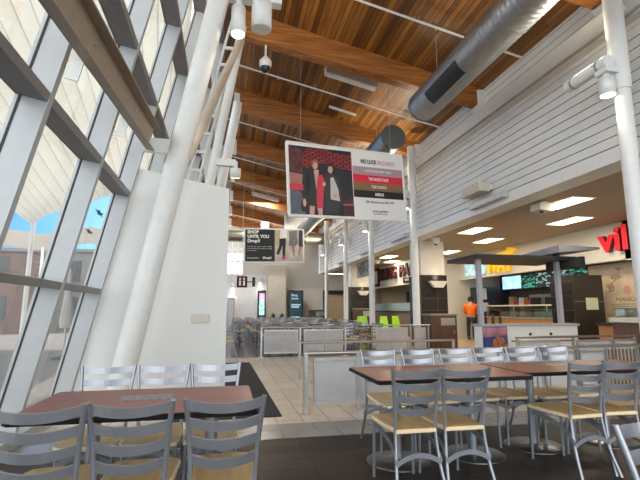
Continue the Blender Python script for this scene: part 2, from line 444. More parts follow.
# ------------------------------------------------------------------ slanted glazing on the left
X0, KS = -2.0, .208
def gx(z): return X0 + KS * z
n_in = Vector((1, 0, -KS)).normalized()      # towards the room
DEP = .24
win = bpy.data.objects.new('window_1', None); COL.objects.link(win); win['kind'] = 'structure'
ZT = 8.42
def frame_bar(y, w, dep0=0., dep1=DEP):
    m = MB(); vs = []
    for zz in (-.05, ZT):
        for d in (dep1, dep0):
            p = Vector((gx(zz), 0, zz)) - n_in * d
            for yy in (y - w, y): vs.append((p.x, yy, p.z))
    m.add(vs, [(0, 1, 3, 2), (4, 6, 7, 5), (0, 4, 5, 1), (2, 3, 7, 6), (0, 2, 6, 4), (1, 5, 7, 3)])
    return m
ys = [6.66 - 1.5 * k for k in range(8)][::-1] + [6.66 + 1.5 * k for k in range(1, 21)]
for y in ys:
    m = frame_bar(y, .075); mo = m.build('mullion', ALU, win)
    m = frame_bar(y + .006, .087, DEP * .80, DEP * .88); m.build('gasket', RUBBER, mo)
tz = [.04, 1.56, 2.95, 4.36, 5.7, 7.05, 8.36]
def on_frame(z, d): p = Vector((gx(z), 0, z)) - n_in * d; return (p.x, p.z)
for zz in tz:
    h = .075
    a = on_frame(zz, .004); b_ = on_frame(zz, DEP); c_ = on_frame(zz - h, DEP); d_ = on_frame(zz - h, .004)
    m = MB(); m.prism([a, b_, c_, d_], 'y', ys[0], YB - 1); m.build('transom', ALU_SHADED, win)
g = MB()
for i in range(len(tz) - 1):
    for j in range(len(ys) - 1):
        g = MB(); a = on_frame(tz[i] - .03, DEP * .84); b_ = on_frame(tz[i + 1] - .03, DEP * .84)
        a2 = on_frame(tz[i] - .03, DEP * .84 + .012); b2 = on_frame(tz[i + 1] - .03, DEP * .84 + .012)
        g.prism([a, b_, b2, a2], 'y', ys[j] - .04, ys[j + 1] - .04); g.build('pane', GLASS, win)
b = MB(); b.box((-2.25, YN, 0), (-1.9, YF, .09)); struct(b.build('trim_1', ALU))

for lab, yy, zz, k in (('upper black bird sticker on the glass next to the white wall', 6.16, 2.50, .55), ('lower, smaller bird sticker on the glass next to the white wall', 6.0, 2.22, .42)):
    pl_ = [(-.16, .03), (-.06, .035), (.0, .075), (.03, .03), (.16, .05), (.10, 0), (.16, -.04), (.02, -.03), (-.03, -.06), (-.05, -.015)]
    c0 = Vector((gx(zz), 0, zz)) - n_in * (DEP * .84 - .006); upv = Vector((KS, 0, 1)).normalized(); m = MB()
    vv = [c0 + Vector((0, yy + a * k * 2.2, 0)) + upv * b * k + n_in * d for d in (0, .004) for a, b in pl_]; n_ = len(pl_)
    m.add(vv, [tuple(range(n_ - 1, -1, -1)), tuple(range(n_, 2 * n_))] + [(i, (i + 1) % n_, n_ + (i + 1) % n_, n_ + i) for i in range(n_)])
    tag(m.build('bird_sticker', BLACK), lab, 'sticker', 'bird stickers on the glass')
# channel rail along the glass with its plates
t = thing('channel_beam', 'steel channel with a tan wood reflection in its colour, running along the inside of the slanted glass at top left', 'beam')
az = Vector((KS, 0, 1)).normalized()
base = Vector((-1.13, 0, 3.45))
P0 = base; P1 = base + az * .33
def pt(p, d): q = p + n_in * d; return (q.x, q.z)
def drop(m):
    m.v = [(v[0] - KS * (6.15 - v[1]) * SL, v[1], v[2] - (6.15 - v[1]) * SL) for v in m.v]; return m
SL = .085
m = MB()
m.prism([pt(P0, 0), pt(P1, 0), pt(P1, .012), pt(P0, .012)], 'y', -2, 6.15); drop(m).build('web', CHAN, t)
m = MB(); m.prism([pt(P0, .0), pt(P0, .11), pt(P0 + az * .014, .11), pt(P0 + az * .014, 0)], 'y', -2, 6.15); drop(m).build('flange', CHAN, t)
m = MB(); m.prism([pt(P1, .0), pt(P1, .11), pt(P1 - az * .014, .11), pt(P1 - az * .014, 0)], 'y', -2, 6.15); drop(m).build('flange', CHAN, t)
for y in ys:
    if -2 < y < 6.2:
        pa = P0 - az * .02 - n_in * .0; pb = P0 + az * .2
        m = MB(); m.prism([pt(P0 - az * .16, -.105), pt(P0 + az * .18, -.105), pt(P0 + az * .18, -.002), pt(P0 - az * .16, -.002)], 'y', y - .07, y - .055)
        drop(m).build('mounting_plate', WHITE, t)
        for dz in (.1, .2):
            q = P0 + az * dz + n_in * .012
            m = MB(); m.tube([(q.x, y - .25 + dz, q.z), tuple(Vector((q.x, y - .25 + dz, q.z)) + n_in * .02)], .016, 8); drop(m).build('bolt', STEEL, t)

# leaning tube column, braces and lamps on it
t = thing('leaning_column', 'thick white tube column leaning inward in front of the white wall', 'column', (-1.33, 6.15, 0))
L = Vector((-1.33, 6.15, 0)); KT = .184
m = MB(); m.tube([(.0, 0, 0), (KT * 8.3, 0, 8.3)], .15, 20); m.build('shaft', WHITE, t)
m = MB(); m.lathe([(.26, .0), (.26, .025), (.20, .03)], (0, 0, 0), 20); m.build('base_plate', WHITE, t)
m = MB(); m.tube([Vector((-.62, 6.25, 3.35)) - L, Vector((.16, 9.55, 7.5)) - L], .078, 12); m.build('brace', STRUT, t)
m = MB(); m.box((KT * 5.9 + .05, -.03, 5.94), (1.33 + .70, .12, 6.06)); m.build('lamp_arm', WHITE, t)
m = MB(); m.box((.16, -.03, 3.42), (.58, .03, 3.62)); m.build('beam_lug', WHITE, t)

def spotlight(name, label, x, y, z0, z1, r, tilt, group, power, arm=None, lens=None):
    t = thing(name, label, 'spotlight', (x, y, z1), 0, group)
    rot = Matrix.Rotation(tilt, 4, 'X'); h = z1 - z0
    m = MB(); m.lathe([(r * .99, -h), (r, -h), (r, 0), (r * .6, .0)], (0, 0, 0), 20); m.xf(rot); m.build('housing', WHITE, t)
    m = MB(); m.lathe([(r * .88, -h - .004), (r * .88, -h - .001)], (0, 0, 0), 20); m.xf(rot); m.build('lens', lens or SPOTG, t)
    m = MB(); m.tube([(0, 0, -.02), (0, 0, .14)], .05, 8); m.build('stem', WHITE, t)
    if arm:
        m = MB(); m.box(*arm); m.build('bracket', WHITE, t)
    if power:
        ld = bpy.data.lights.new('spot', 'SPOT'); ld.energy = power; ld.spot_size = R(100); ld.spot_blend = .8; ld.color = (1, .93, .8); ld.shadow_soft_size = r
        lo = bpy.data.objects.new('spot_lamp', ld); COL.objects.link(lo); lo.parent = t; lo.location = rot @ Vector((0, 0, -h - .03)); lo.rotation_euler = (tilt, 0, 0)
    return t
G = 'cylinder spotlights on the leaning column'
spotlight('spotlight', 'lit white cylinder spotlight at the top of the leaning tube column', .05, 6.18, 5.34, 5.80, .108, R(-6), G, 30)
wl = spotlight('spotlight', 'wider white cylinder lamp right of the lit spotlight, its underside closed and unlit', .40, 6.18, 5.52, 5.96, .155, R(4), G, 0, lens=WHITE)
ld = bpy.data.lights.new('added_uplight', 'AREA'); ld.shape = 'DISK'; ld.size = .28; ld.energy = 60; ld.color = (1, .90, .72)  # upward light added on the wide cylinder to brighten the left ceiling
lo = bpy.data.objects.new('added_uplight_lamp', ld); COL.objects.link(lo); lo.location = (.40, 6.05, 6.10); lo.rotation_euler = Vector((.35, .25, .9)).to_track_quat('-Z', 'Y').to_euler()
lo.parent = wl; lo.location = (0, -.13, .14)
m = MB(); m.lathe([(.13, .085), (.15, .12), (.15, .13)], (0, -.13, 0), 18); m.build('added_uplight_head', WHITE, wl)  # head and glowing lens made up to carry the added upward light
m = MB(); m.lathe([(.135, .131), (.135, .134)], (0, -.13, 0), 18); m.build('added_uplight_lens', SPOTG, wl)
# second leaning column and its ladder truss
t = thing('leaning_column', 'slimmer white tube column behind the lit spotlight, leaning to the second roof beam', 'column', (-1.08, 9.75, 0))
m = MB(); m.tube([(0, 0, 0), (1.27, 0, 7.95)], .10, 14); m.build('shaft', WHITE, t)
m = MB(); m.lathe([(.2, 0), (.2, .03)], (0, 0, 0), 16); m.build('base_plate', WHITE, t)
m = MB(); m.box((.78, -.12, 4.45), (1.2, .0, 4.6)); m.build('lamp_arm', WHITE, t)
t = thing('ladder_truss', 'white ladder-like steel truss leaning behind the slimmer tube column', 'truss', (-1.80, 9.95, 0))
for d in (0, .24):
    m = MB(); m.tube([(d, 0, 0), (d + .21 * 8.3, 0, 8.3)], .03, 8); m.build('rail', WHITE, t)
for k in range(18):
    zz = .4 + k * .44; m = MB(); m.box((.21 * zz, -.02, zz), (.21 * zz + .26, .02, zz + .07)); m.build('rung', WHITE, t)
spotlight('spotlight', 'small white spotlight on an arm at the top right corner of the white wall', .12, 9.68, 4.2, 4.42, .12, R(20), 'cylinder spotlights on the leaning column', 0)

for i, y in enumerate((13.75,)):
    t = thing('leaning_column', 'third leaning white column, seen just right of the slimmer tube column', 'column', (-1.08, y, 0))
    m = MB(); m.tube([(0, 0, 0), (1.27, 0, 7.95)], .15, 14); m.build('shaft', WHITE, t)
    m = MB(); m.lathe([(.25, 0), (.25, .03)], (0, 0, 0), 16); m.build('base_plate', WHITE, t)
# dome camera
t = thing('dome_camera', 'white dome security camera hanging under the roof beam beside the spotlights', 'camera', (.755, 9.88, 7.625))
m = MB(); m.tube([(0, 0, -.33), (0, 0, 0)], .025, 8); m.build('pole', WHITE, t)
m = MB(); m.lathe([(.13, -.58), (.15, -.52), (.145, -.42), (.06, -.32), (.03, -.28)], (0, 0, 0), 18); m.build('housing', WHITE, t)
m = MB(); m.lathe([(.02, -.71), (.08, -.69), (.11, -.63), (.12, -.58)], (0, 0, 0), 18); m.build('dome', BLACK, t)

# ceiling lamps on the planks
def strip_lamp(label, x0, x1, y, w, h, pw=0):
    t = thing('ceiling_lamp', label, 'lamp', (0, y, 0), 0, 'white strip lamps on the plank ceiling')
    m = MB(); m.prism([(x0, roof(x0) - .02), (x1, roof(x1) - .02), (x1, roof(x1) - .02 - h), (x0, roof(x0) - .02 - h)], 'y', -w / 2, w / 2); m.build('housing', WHITE, t)
    for x in (x0 + .2, x1 - .2):
        q = MB(); q.tube([(x, 0, roof(x) - .05), (x, 0, roof(x) + .01)], .02, 6); q.build('stem', STEEL, t)
    q = MB(); q.prism([(x0 + .05, roof(x0 + .05) - .02 - h), (x1 - .05, roof(x1 - .05) - .02 - h), (x1 - .05, roof(x1 - .05) - .03 - h), (x0 + .05, roof(x0 + .05) - .03 - h)], 'y', -w * .36, w * .36); q.build('diffuser', M('lamp_diffuser', (.8, .8, .78), .4), t)
    if pw:
        ld = bpy.data.lights.new('strip', 'AREA'); ld.shape = 'RECTANGLE'; ld.size = x1 - x0; ld.size_y = w; ld.energy = pw; ld.color = (1, .95, .86)
        lo = bpy.data.objects.new('strip_lamp_light', ld); COL.objects.link(lo); lo.parent = t; lo.location = ((x0 + x1) / 2, 0, roof((x0 + x1) / 2) - .12 - h)
strip_lamp('wide white strip lamp on the planks just behind the roof beam at top centre', 2.48, 3.92, 10.95, .24, .2)
strip_lamp('thin white strip lamp below the wide one, close above the red poster', 3.05, 3.95, 12.95, .07, .06)
strip_lamp('distant white strip lamp left of the red poster edge', 1.3, 2.9, 25.4, .22, .2, 170)

# ------------------------------------------------------------------ spiral ducts
def duct(name, label, x, z, y0, y1, r, vent, hang):
    t = thing(name, label, 'duct', (x, y0, z))
    L = y1 - y0; prof = []
    pts = []; rs = []
    n = int(L / .04)
    for i in range(n + 1):
        pts.append((0, L * i / n, 0)); rs.append(r + (.014 if i % 3 == 0 else 0))
    m = MB(); m.tube(pts, rs, 28); m.build('pipe', GALV, t)
    for yy in [L * q for q in ((.02, .3, .6, .98) if not vent else (.02, .55, .93))]:
        m = MB(); m.tube([(0, yy - .04, 0), (0, yy + .04, 0)], r + .022, 28); m.build('joint_band', GALV, t)
    e = 0 if not vent else L
    m = MB(); m.tube([(0, e - .03, 0), (0, e + .03, 0)], r + .012, 28); m.build('end_cap', DUCTD, t)
    for yy in hang:
        m = MB(); m.tube([(0, yy - y0, r), (0, yy - y0, roof(x) - z)], .008, 6); m.build('hanger_rod', STEEL, t)
    if vent:
        for (a, b2) in ((L - 2.15, L - .85),):
            m = MB()
            for k in range(7):
                aa = R(218 + 0 - 22 + k * 8)
                pass
            ang = [R(196 + k * 9) for k in range(7)]
            vs = [((r + .03) * math.cos(q), yy, (r + .03) * math.sin(q)) for yy in (a, b2) for q in ang]
            vi = [((r - .01) * math.cos(q), yy, (r - .01) * math.sin(q)) for yy in (a, b2) for q in ang]
            m.add(vs, [(k, k + 1, 8 + k, 7 + k) for k in range(6)], 0)
            nn = len(ang)
            vv = vs + vi; o_ = 2 * nn
            m.add(vv, [(k, o_ + k, o_ + k + 1, k + 1) for k in range(6)] + [(nn + k, nn + k + 1, o_ + nn + k + 1, o_ + nn + k) for k in range(6)] + [(0, nn, o_ + nn, o_), (6, o_ + 6, o_ + nn + 6, nn + 6)], 0)
            gv = m.build('vent_grille', BLACK, t)
            m = MB()
            for q in (ang[0], ang[-1]):
                m.tube([((r + .032) * math.cos(q), a, (r + .032) * math.sin(q)), ((r + .032) * math.cos(q), b2, (r + .032) * math.sin(q))], .015, 6)
            m.build('vent_rim', GALV, gv)
duct('spiral_duct', 'near galvanized spiral duct with a black vent, hanging at top right', 4.47, 6.08, 1.5, 9.2, .345, True, (5.0, 8.4))
duct('spiral_duct', 'farther duct with a flat dark end cap, partly behind the red poster', 4.47, 6.08, 11.1, 26.5, .345, False, (12.5, 19.))
t = thing('cross_duct', 'dull metal duct crossing the hall at the far end, behind the black poster', 'duct', (0, 27.2, 5.75))
m = MB(); m.tube([(-.9, 0, 0), (6.1, 0, 0)], .36, 20); m.build('pipe', M('brass_grey_duct', (.30, .28, .22), .35, .8), t)
for x in (.9, 4.9):
    m = MB(); m.tube([(x - .05, 0, 0), (x + .05, 0, 0)], .39, 20); m.build('joint_band', STEEL, t)
    m = MB(); m.tube([(x, 0, .36), (x, 0, roof(x) - 5.75)], .01, 6); m.build('hanger_rod', STEEL, t)
m = MB(); m.box((3.5, -.3, .45), (5.0, .3, 1.5)); m.build('fan_housing', WHITE, t)
m = MB(); m.box((2.0, -.2, .35), (2.5, .2, .95)); m.build('damper', WHITE, t)

# ------------------------------------------------------------------ steel posts along the right wall
post_lab = ['nearest white steel post, at the right edge of the photo with a lit spotlight',
            'white steel post left of the brown tiled pillar, rising past the poster corner',
            'white steel post between the red noodle sign and the trough sconce pillar',
            'white steel post left of the trough sconce pillar',
            'farthest white steel post, close to the end wall']
UPW = 48
CY = (5.23, 13.05, 17.35, 21.4, 25.75)
for i, y in enumerate(CY):
    x = 5.87
    t = thing('steel_post', post_lab[i], 'post', (x, y, 0), 0, 'white steel posts along the right wall')
    m = MB(); m.tube([(0, 0, .0), (0, 0, 4.62)], .115, 16); m.build('lower_shaft', WHITE, t)
    m = MB(); m.tube([(0, 0, 4.62), (0, 0, 6.62)], .135, 16); m.build('upper_shaft', WHITE, t)
    m = MB(); m.lathe([(.2, 0), (.2, .03), (.13, .035)], (0, 0, 0), 16); m.build('base_plate', WHITE, t)
    m = MB(); m.box((-.34, -.09, 4.86), (.0, .13, 4.94)); m.build('lamp_arm', WHITE, t)
    m = MB(); m.box((.1, -.04, 6.0), (.21, .04, 6.07)); m.build('wall_tie', WHITE, t)
    t2 = thing('flood_lamp', ['long white tube lamp on the nearest steel post, just above its spotlight', 'white tube lamp on the steel post beside the red poster corner', 'white tube lamp on the steel post left of the red noodle sign', 'white tube lamp on the steel post left of the trough sconce pillar', 'white tube lamp on the farthest steel post'][i], 'lamp', (x - .24, y, 5.05), 0, 'tube lamps on the steel posts')
    m = MB(); m.tube([(0, -.05, 0), (0, .78, 0)], .10, 16); m.build('tube_housing', WHITE, t2)
    for yy in (.12, .64):
        m = MB(); m.tube([(0, yy - .02, 0), (0, yy + .02, 0)], .108, 16); m.build('clamp_ring', STEEL, t2)
    m = MB(); m.box((-.05, -.03, -.11), (.07, .1, -.09)); m.build('foot', WHITE, t2)
    m = MB(); m.box((-.03, .0, .094), (.03, .74, .101)); m.build('lens', SPOTG, t2)  # glowing strip added on top of the tube for its upward light
    ld = bpy.data.lights.new('added_uplight', 'AREA'); ld.shape = 'RECTANGLE'; ld.size = .12; ld.size_y = .7; ld.energy = UPW * (.6, 1.2, 1.3, 1.5, .8)[i]; ld.color = (1, .90, .72)  # light added to the tube lamp, aimed up to brighten the plank ceiling
    lo = bpy.data.objects.new('added_uplight_lamp', ld); COL.objects.link(lo); lo.parent = t2; lo.location = (-.05, .37, .13); lo.rotation_euler = Vector((-.85, 0, .55)).to_track_quat('-Z', 'Y').to_euler()
    spotlight('spotlight', ['lit white cylinder spotlight under the tube lamp on the nearest post', 'white cylinder spotlight on the post beside the red poster corner', 'white cylinder spotlight on the post left of the red noodle sign', 'white cylinder spotlight on the post left of the trough sconce pillar', 'white cylinder spotlight on the farthest post'][i], x - .25, y + .02, 4.52, 4.80, .112, R(0), 'cylinder spotlights on the steel posts', 14 if i == 0 else 10)

# boxes on the right wall
t = thing('wall_speaker', 'tan box loudspeaker mounted on the white siding above the food court', 'speaker', (6.2, 9.55, 4.2))
m = MB(); m.bevbox((-.38, -.42, -.12), (-.08, .42, .12), .02); m.build('cabinet', BOXTAN, t)
m = MB(); m.box((-.08, -.35, -.05), (.02, -.1, .08)); m.build('bracket', WHITE, t)
t = thing('wall_lamp', 'long flat grey lamp box just under the tan loudspeaker', 'lamp', (6.2, 9.3, 3.87))
m = MB(); m.bevbox((-.16, -.72, -.07), (.0, .72, .07), .015); m.build('housing', M('lamp_grey', (.50, .50, .49), .4), t)
m = MB(); m.box((-.165, -.66, -.045), (-.158, .66, .045)); m.build('diffuser', M('lamp_face_grey', (.62, .62, .6), .4), t)
for i, y in enumerate((14.9, 18.9, 23.2)):
    lab = ['grey lamp box on the fascia just right of the second steel post', 'grey lamp box on the fascia right of the post before the noodle sign', 'small far grey lamp box on the fascia near the farthest post'][i]
    t2 = dup(t, (6.2, y, 3.87), 0, lab)
    t2['group'] = 'grey lamp boxes on the fascia'
t['group'] = 'grey lamp boxes on the fascia'

# ------------------------------------------------------------------ hanging posters
def flat(parent, name, poly, mat, P, d, th=.002):
    """thin printed shape on the poster; poly in poster metres, P maps (a,b,c) to local xyz"""
    m = MB(); n = len(poly)
    m.add([P(a, b, d) for a, b in poly] + [P(a, b, d - th) for a, b in poly], [tuple(range(n))] + [(k, n + k, n + (k + 1) % n, (k + 1) % n) for k in range(n)])
    return m.build(name, mat, parent)
def poster_frame(label, A, Bp, h, zA, zB, name='hanging_poster'):
    """A,B: bottom left and bottom right in plan"""
    A3 = Vector((A[0], A[1], zA)); B3 = Vector((Bp[0], Bp[1], zB)); r = (B3 - A3); W = r.length; r.normalize()
    n = r.cross(Vector((0, 0, 1))).normalized()      # faces the camera
    u = n.cross(r).normalized() * -1
    if u.z < 0: u = -u
    t = thing(name, label, 'poster', A3, 0, 'posters hanging from the roof')
    P = lambda a, b, c=0: tuple(r * a + u * b + n * c)
    m = MB(); vs = [P(a, b, c) for c in (-.03, 0) for a, b in ((0, 0), (W, 0), (W, h), (0, h))]
    m.add(vs, [(0, 3, 2, 1), (4, 5, 6, 7), (0, 1, 5, 4), (1, 2, 6, 5), (2, 3, 7, 6), (3, 0, 4, 7)]); m.build('panel', SIGNW, t)
    for a, b, nm in (((-.02, -.02), (W + .02, -.02), 'frame_rail'), ((-.02, h + .02), (W + .02, h + .02), 'frame_rail'), ((-.02, 0), (-.02, h), 'frame_rail'), ((W + .02, 0), (W + .02, h), 'frame_rail')):
        m = MB(); m.tube([P(*a, -.015), P(*b, -.015)], .025, 8); m.build(nm, SIGNW, t)
    for a in (.35, W - .35):
        p = Vector(P(a, h, -.015)); top = roof((A3 + p).x) - A3.z
        m = MB(); m.tube([p, (p.x, p.y, top + .02)], .0035, 5); m.build('suspension_wire', STEEL, t)
    return t, P, r, u, n, W
def rectp(a0, b0, a1, b1): return [(a0, b0), (a1, b0), (a1, b1), (a0, b1)]
def oval(ca, cb, ra, rb, n=14): return [(ca + ra * math.cos(2 * math.pi * k / n), cb + rb * math.sin(2 * math.pi * k / n)) for k in range(n)]

h1 = 1.74
t, P, r, u, n, W = poster_frame('large hanging poster with a couple in black and red and four colour stripes', (1.37, 9.78), (4.54, 10.55), h1, 3.42, 3.59)
ph = W * .525
NAVY = M('print_navy', (.018, .018, .030), .5)
LATT = M_pattern('print_red_lattice', (.52, .03, .04), (.03, .01, .015), 5.5, 9, .5, 'brick', 'xz')
PRED = M('print_red', (.62, .04, .07), .5); PSOFA = M('print_blue_grey', (.10, .12, .16), .5, var=.3, scale=4)
PROSE = M('print_rose_pillow', (.42, .16, .14), .5, var=.2, scale=12); PHAIR = M('print_hair', (.30, .14, .06), .5); PDH = M('print_dark_hair', (.03, .018, .012), .5); PSH = M('print_shirt', (.55, .53, .50), .5)
PSK = M('print_skin', (.62, .35, .27), .5)
ih = h1 - .06
art = flat(t, 'photo_print', rectp(.03, .03, ph, ih), NAVY, P, .004)
def art_p(name, poly, mat, d): flat(art, name, [(.03 + a * (ph - .03), .03 + b * (ih - .03)) for a, b in poly], mat, P, d)
art_p('print_wall', [(.0, .62), (.2, .6), (.2, .95), (0, 1)], M('print_dark_red_wall', (.10, .03, .03), .5, var=.5, scale=8), .006)
art_p('print_lattice', [(.2, .72), (.27, .68), (.45, .76), (.6, .78), (.8, .72), (1, .7), (1, .93), (.75, .95), (.55, .99), (.3, .99), (.22, .9)], LATT, .006)
art_p('print_pillow', [(0, .42), (.18, .42), (.2, .58), (.0, .6)], PROSE, .006)
art_p('print_cloth', [(0, .34), (.2, .35), (.2, .43), (.02, .45)], PRED, .0065)
art_p('print_sofa', [(0, 0), (.22, 0), (.2, .2), (.16, .33), (0, .34)], PSOFA, .006)
art_p('print_bag', oval(.19, .12, .035, .09), PDH, .008)
art_p('print_stairs', [(.82, .0), (1, .0), (1, .28), (.84, .24)], M('print_dark_plum', (.07, .02, .03), .5), .006)
art_p('print_stair_edge', [(.82, .16), (1, .17), (1, .19), (.82, .18)], PROSE, .008)
# woman
art_p('print_legs', [(.28, .0), (.35, .0), (.37, .14), (.40, .14), (.42, 0), (.48, 0), (.49, .16), (.29, .16)], PSK, .008)
art_p('print_jacket', [(.25, .30), (.27, .56), (.34, .66), (.45, .68), (.54, .63), (.53, .38), (.46, .12), (.27, .13)], BLACK, .010)
art_p('print_hand', oval(.21, .17, .025, .06), PSK, .011)
art_p('print_sleeve', [(.22, .22), (.20, .4), (.26, .6), (.31, .62), (.29, .35), (.25, .2)], BLACK, .010)
art_p('print_dress', [(.40, .10), (.40, .32), (.42, .58), (.50, .60), (.54, .5), (.51, .3), (.49, .10)], PRED, .012)
art_p('print_neckline', [(.37, .66), (.45, .67), (.44, .52), (.40, .38)], PSK, .012)
art_p('print_head', oval(.395, .73, .04, .06), PSK, .014)
art_p('print_hair', [(.35, .70), (.345, .77), (.38, .82), (.43, .81), (.445, .76), (.44, .71), (.425, .77), (.38, .77)], PHAIR, .016)
# man
art_p('print_suit', [(.52, .02), (.54, .40), (.50, .50), (.56, .60), (.66, .63), (.75, .56), (.80, .38), (.82, .18), (.76, .16), (.74, .02)], DARK, .009)
art_p('print_shirt', [(.62, .24), (.63, .56), (.68, .58), (.75, .40), (.77, .22)], PSH, .011)
art_p('print_fist', oval(.71, .30, .05, .035), PSK, .013)
art_p('print_fist', oval(.525, .46, .03, .03), PSK, .013)
art_p('print_head', oval(.635, .69, .04, .06), PSK, .013)
art_p('print_hair', [(.595, .68), (.59, .76), (.63, .79), (.68, .77), (.68, .72), (.65, .74), (.61, .73)], PDH, .015)
# right half
q0, q1 = ph + .02, W - .03
for nm, b0, b1, mt_ in (('stripe', .645, .765, MAUVE), ('stripe', .525, .644, RED), ('stripe', .415, .524, BROWN), ('stripe', .305, .414, BLACK)):
    flat(t, nm, rectp(q0, h1 * b0, q1, h1 * b1), mt_, P, .004)
cx = (q0 + q1) / 2
LET = [('NO LUCK', .15, BLACK, cx - .27, .83, .47, .004), ('REQUIRED', .15, PINK, cx + .27, .83, .52, .0),
       ('KATE SPADE NEW YORK', .085, SIGNW, cx, .693, .80, 0.001), ('THE NORTH FACE', .105, SIGNW, cx, .573, .60, .003),
       ('TORY BURCH', .10, SIGNW, cx, .457, .46, .002), ('ADIDAS', .10, SIGNW, cx, .347, .27, .004),
       ('150+ Brands up to 65% OFF', .085, BLACK, cx, .232, .85, .0), ('jersey gardens', .10, DARK, cx, .10, .46, -.001), ('THE OUTLET COLLECTION', .035, DARK, cx, .055, .4, 0)]
for tx, sz, mm, a, b, wd, bo in LET:
    lettering('lettering', tx, sz, mm, t, P(a, b * h1 + .02, .008), r, u, wd, .002, bo)

h2 = 1.52
t, P, r, u, n, W = poster_frame('smaller far hanging poster, black half with white SHOP UNTIL YOU Drop lettering', (.78, 20.0), (3.47, 20.0), h2, 3.41, 3.46)
bw = W * .505
flat(t, 'black_print', rectp(.02, .02, bw, h2 - .03), BLACK, P, .004)
art = flat(t, 'photo_print', rectp(bw, .02, W - .02, h2 - .03), M('print_pale_street', (.52, .48, .44), .5, var=.25, scale=3), P, .004)
def art_q(name, poly, mat, d): flat(art, name, [(bw + a * (W - bw - .02), .02 + b * (h2 - .05)) for a, b in poly], mat, P, d)
art_q('print_background', [(.0, .5), (.35, .5), (.35, 1), (0, 1)], M('print_sand', (.55, .42, .26), .5), .005)
art_q('print_white_top', [(.18, .72), (.42, .7), (.45, 1), (.2, 1)], SIGNW, .007)
art_q('print_trousers', [(.16, .72), (.40, .74), (.38, .45), (.36, .1), (.28, .1), (.27, .5), (.14, .2), (.06, .24), (.16, .5)], BLACK, .008)
art_q('print_shoe', oval(.32, .12, .07, .06), PRED, .010)
art_q('print_coat', [(.50, .5), (.52, .95), (.78, 1), (.82, .6), (.75, .48)], M('print_grey_coat', (.18, .17, .17), .5, var=.5, scale=30), .008)
art_q('print_legs', [(.6, .5), (.66, .18), (.71, .18), (.7, .48)], PROSE, .007)
art_q('print_coat', [(.84, .5), (.86, 1), (1, 1), (1, .45)], DARK, .008)
art_q('print_legs', [(.86, .5), (.83, .2), (.88, .2), (.95, .46)], PROSE, .007)
for tx, sz, a, b, wd, bo in (('SHOP', .20, .12, .90, .52, .010), ('UNTIL YOU', .20, .12, .765, .98, .010), ('Drop!!', .20, .12, .63, .56, .010),
                             ('Get the free app to collect offers', .07, .12, .46, 1.1, 0), ('and rewards every time you shop', .07, .12, .40, 1.1, 0), ('in our stores', .07, .12, .34, .4, 0),
                             ('jersey gardens', .10, .12, .12, .5, 0), ('Drop!!', .14, .82, .12, .38, .006)):
    lettering('lettering', tx, sz, SIGNW, t, P(a, b * h2, .008), r, u, wd, .002, bo, 'LEFT')

# ------------------------------------------------------------------ food court: ceiling lights
tl = [(7.53, 8.45, 'lit ceiling panel nearest of all, right above the wedge-shaped ceiling box'), (9.18, 10.2, 'lit ceiling panel just below the nearest one, towards the red letters'),
      (7.45, 12.1, 'lit ceiling panel left of the two big ones, above the flat dark kiosk roof'), (9.0, 13.8, 'lit ceiling panel second above the flat dark kiosk roof, right of the tiled pillar'),
      (7.3, 19.1, 'lit ceiling panel above the red noodle sign'), (8.2, 21.0, 'lit ceiling panel above the last red noodle letters'),
      (9.2, 17.0, 'small far lit ceiling panel just right of the tiled pillar')]
for x, y, lab in tl:
    t = thing('ceiling_light', lab, 'ceiling light', (x, y, 3.7), 0, 'lit panels in the food court ceiling')
    m = MB()
    for a, b in (((-.31, -.58), (.31, -.55)), ((-.31, .55), (.31, .58)), ((-.31, -.55), (-.28, .55)), ((.28, -.55), (.31, .55))): m.box((a[0], a[1], -.02), (b[0], b[1], 0))
    m.build('frame', CREAM, t)
    m = MB(); m.box((-.28, -.55, -.012), (.28, .55, -.004)); m.build('diffuser', TROFF, t)
    ld = bpy.data.lights.new('troffer', 'AREA'); ld.shape = 'RECTANGLE'; ld.size = .55; ld.size_y = 1.1; ld.energy = 22; ld.color = (1, .86, .66)
    lo = bpy.data.objects.new('troffer_lamp', ld); COL.objects.link(lo); lo.parent = t; lo.location = (0, 0, -.03)
t = thing('projector_box', 'wedge-shaped cream box hanging under the food court ceiling by the near light', 'ceiling box', (7.0, 8.5, 3.7))
m = MB(); m.prism([(-.2, -.05), (.2, -.05), (.24, -.16), (.1, -.24), (-.22, -.2)], 'y', -.16, .16); m.build('housing', CREAM, t)
m = MB(); m.box((-.08, -.08, -.06), (.08, .08, 0)); m.build('mount', CREAM, t)
m = MB(); m.lathe([(.03, -.255), (.05, -.235), (.05, -.2)], (-.05, 0, 0), 10); m.build('lens', BLACK, t)
for i, (x, y) in enumerate(((6.95, 13.7), (7.2, 20.4))):
    t = thing('dome_camera', ['small white ceiling dome just inside the fascia by the second steel post', 'small white ceiling dome above the red noodle sign'][i], 'camera', (x, y, 3.7))
    m = MB(); m.lathe([(.06, -.2), (.13, -.16), (.15, -.06), (.15, .004)], (0, 0, 0), 14); m.build('housing', WHITE, t)
    m = MB(); m.lathe([(.02, -.25), (.05, -.23), (.06, -.2)], (0, 0, 0), 12); m.build('dome', DARK, t)

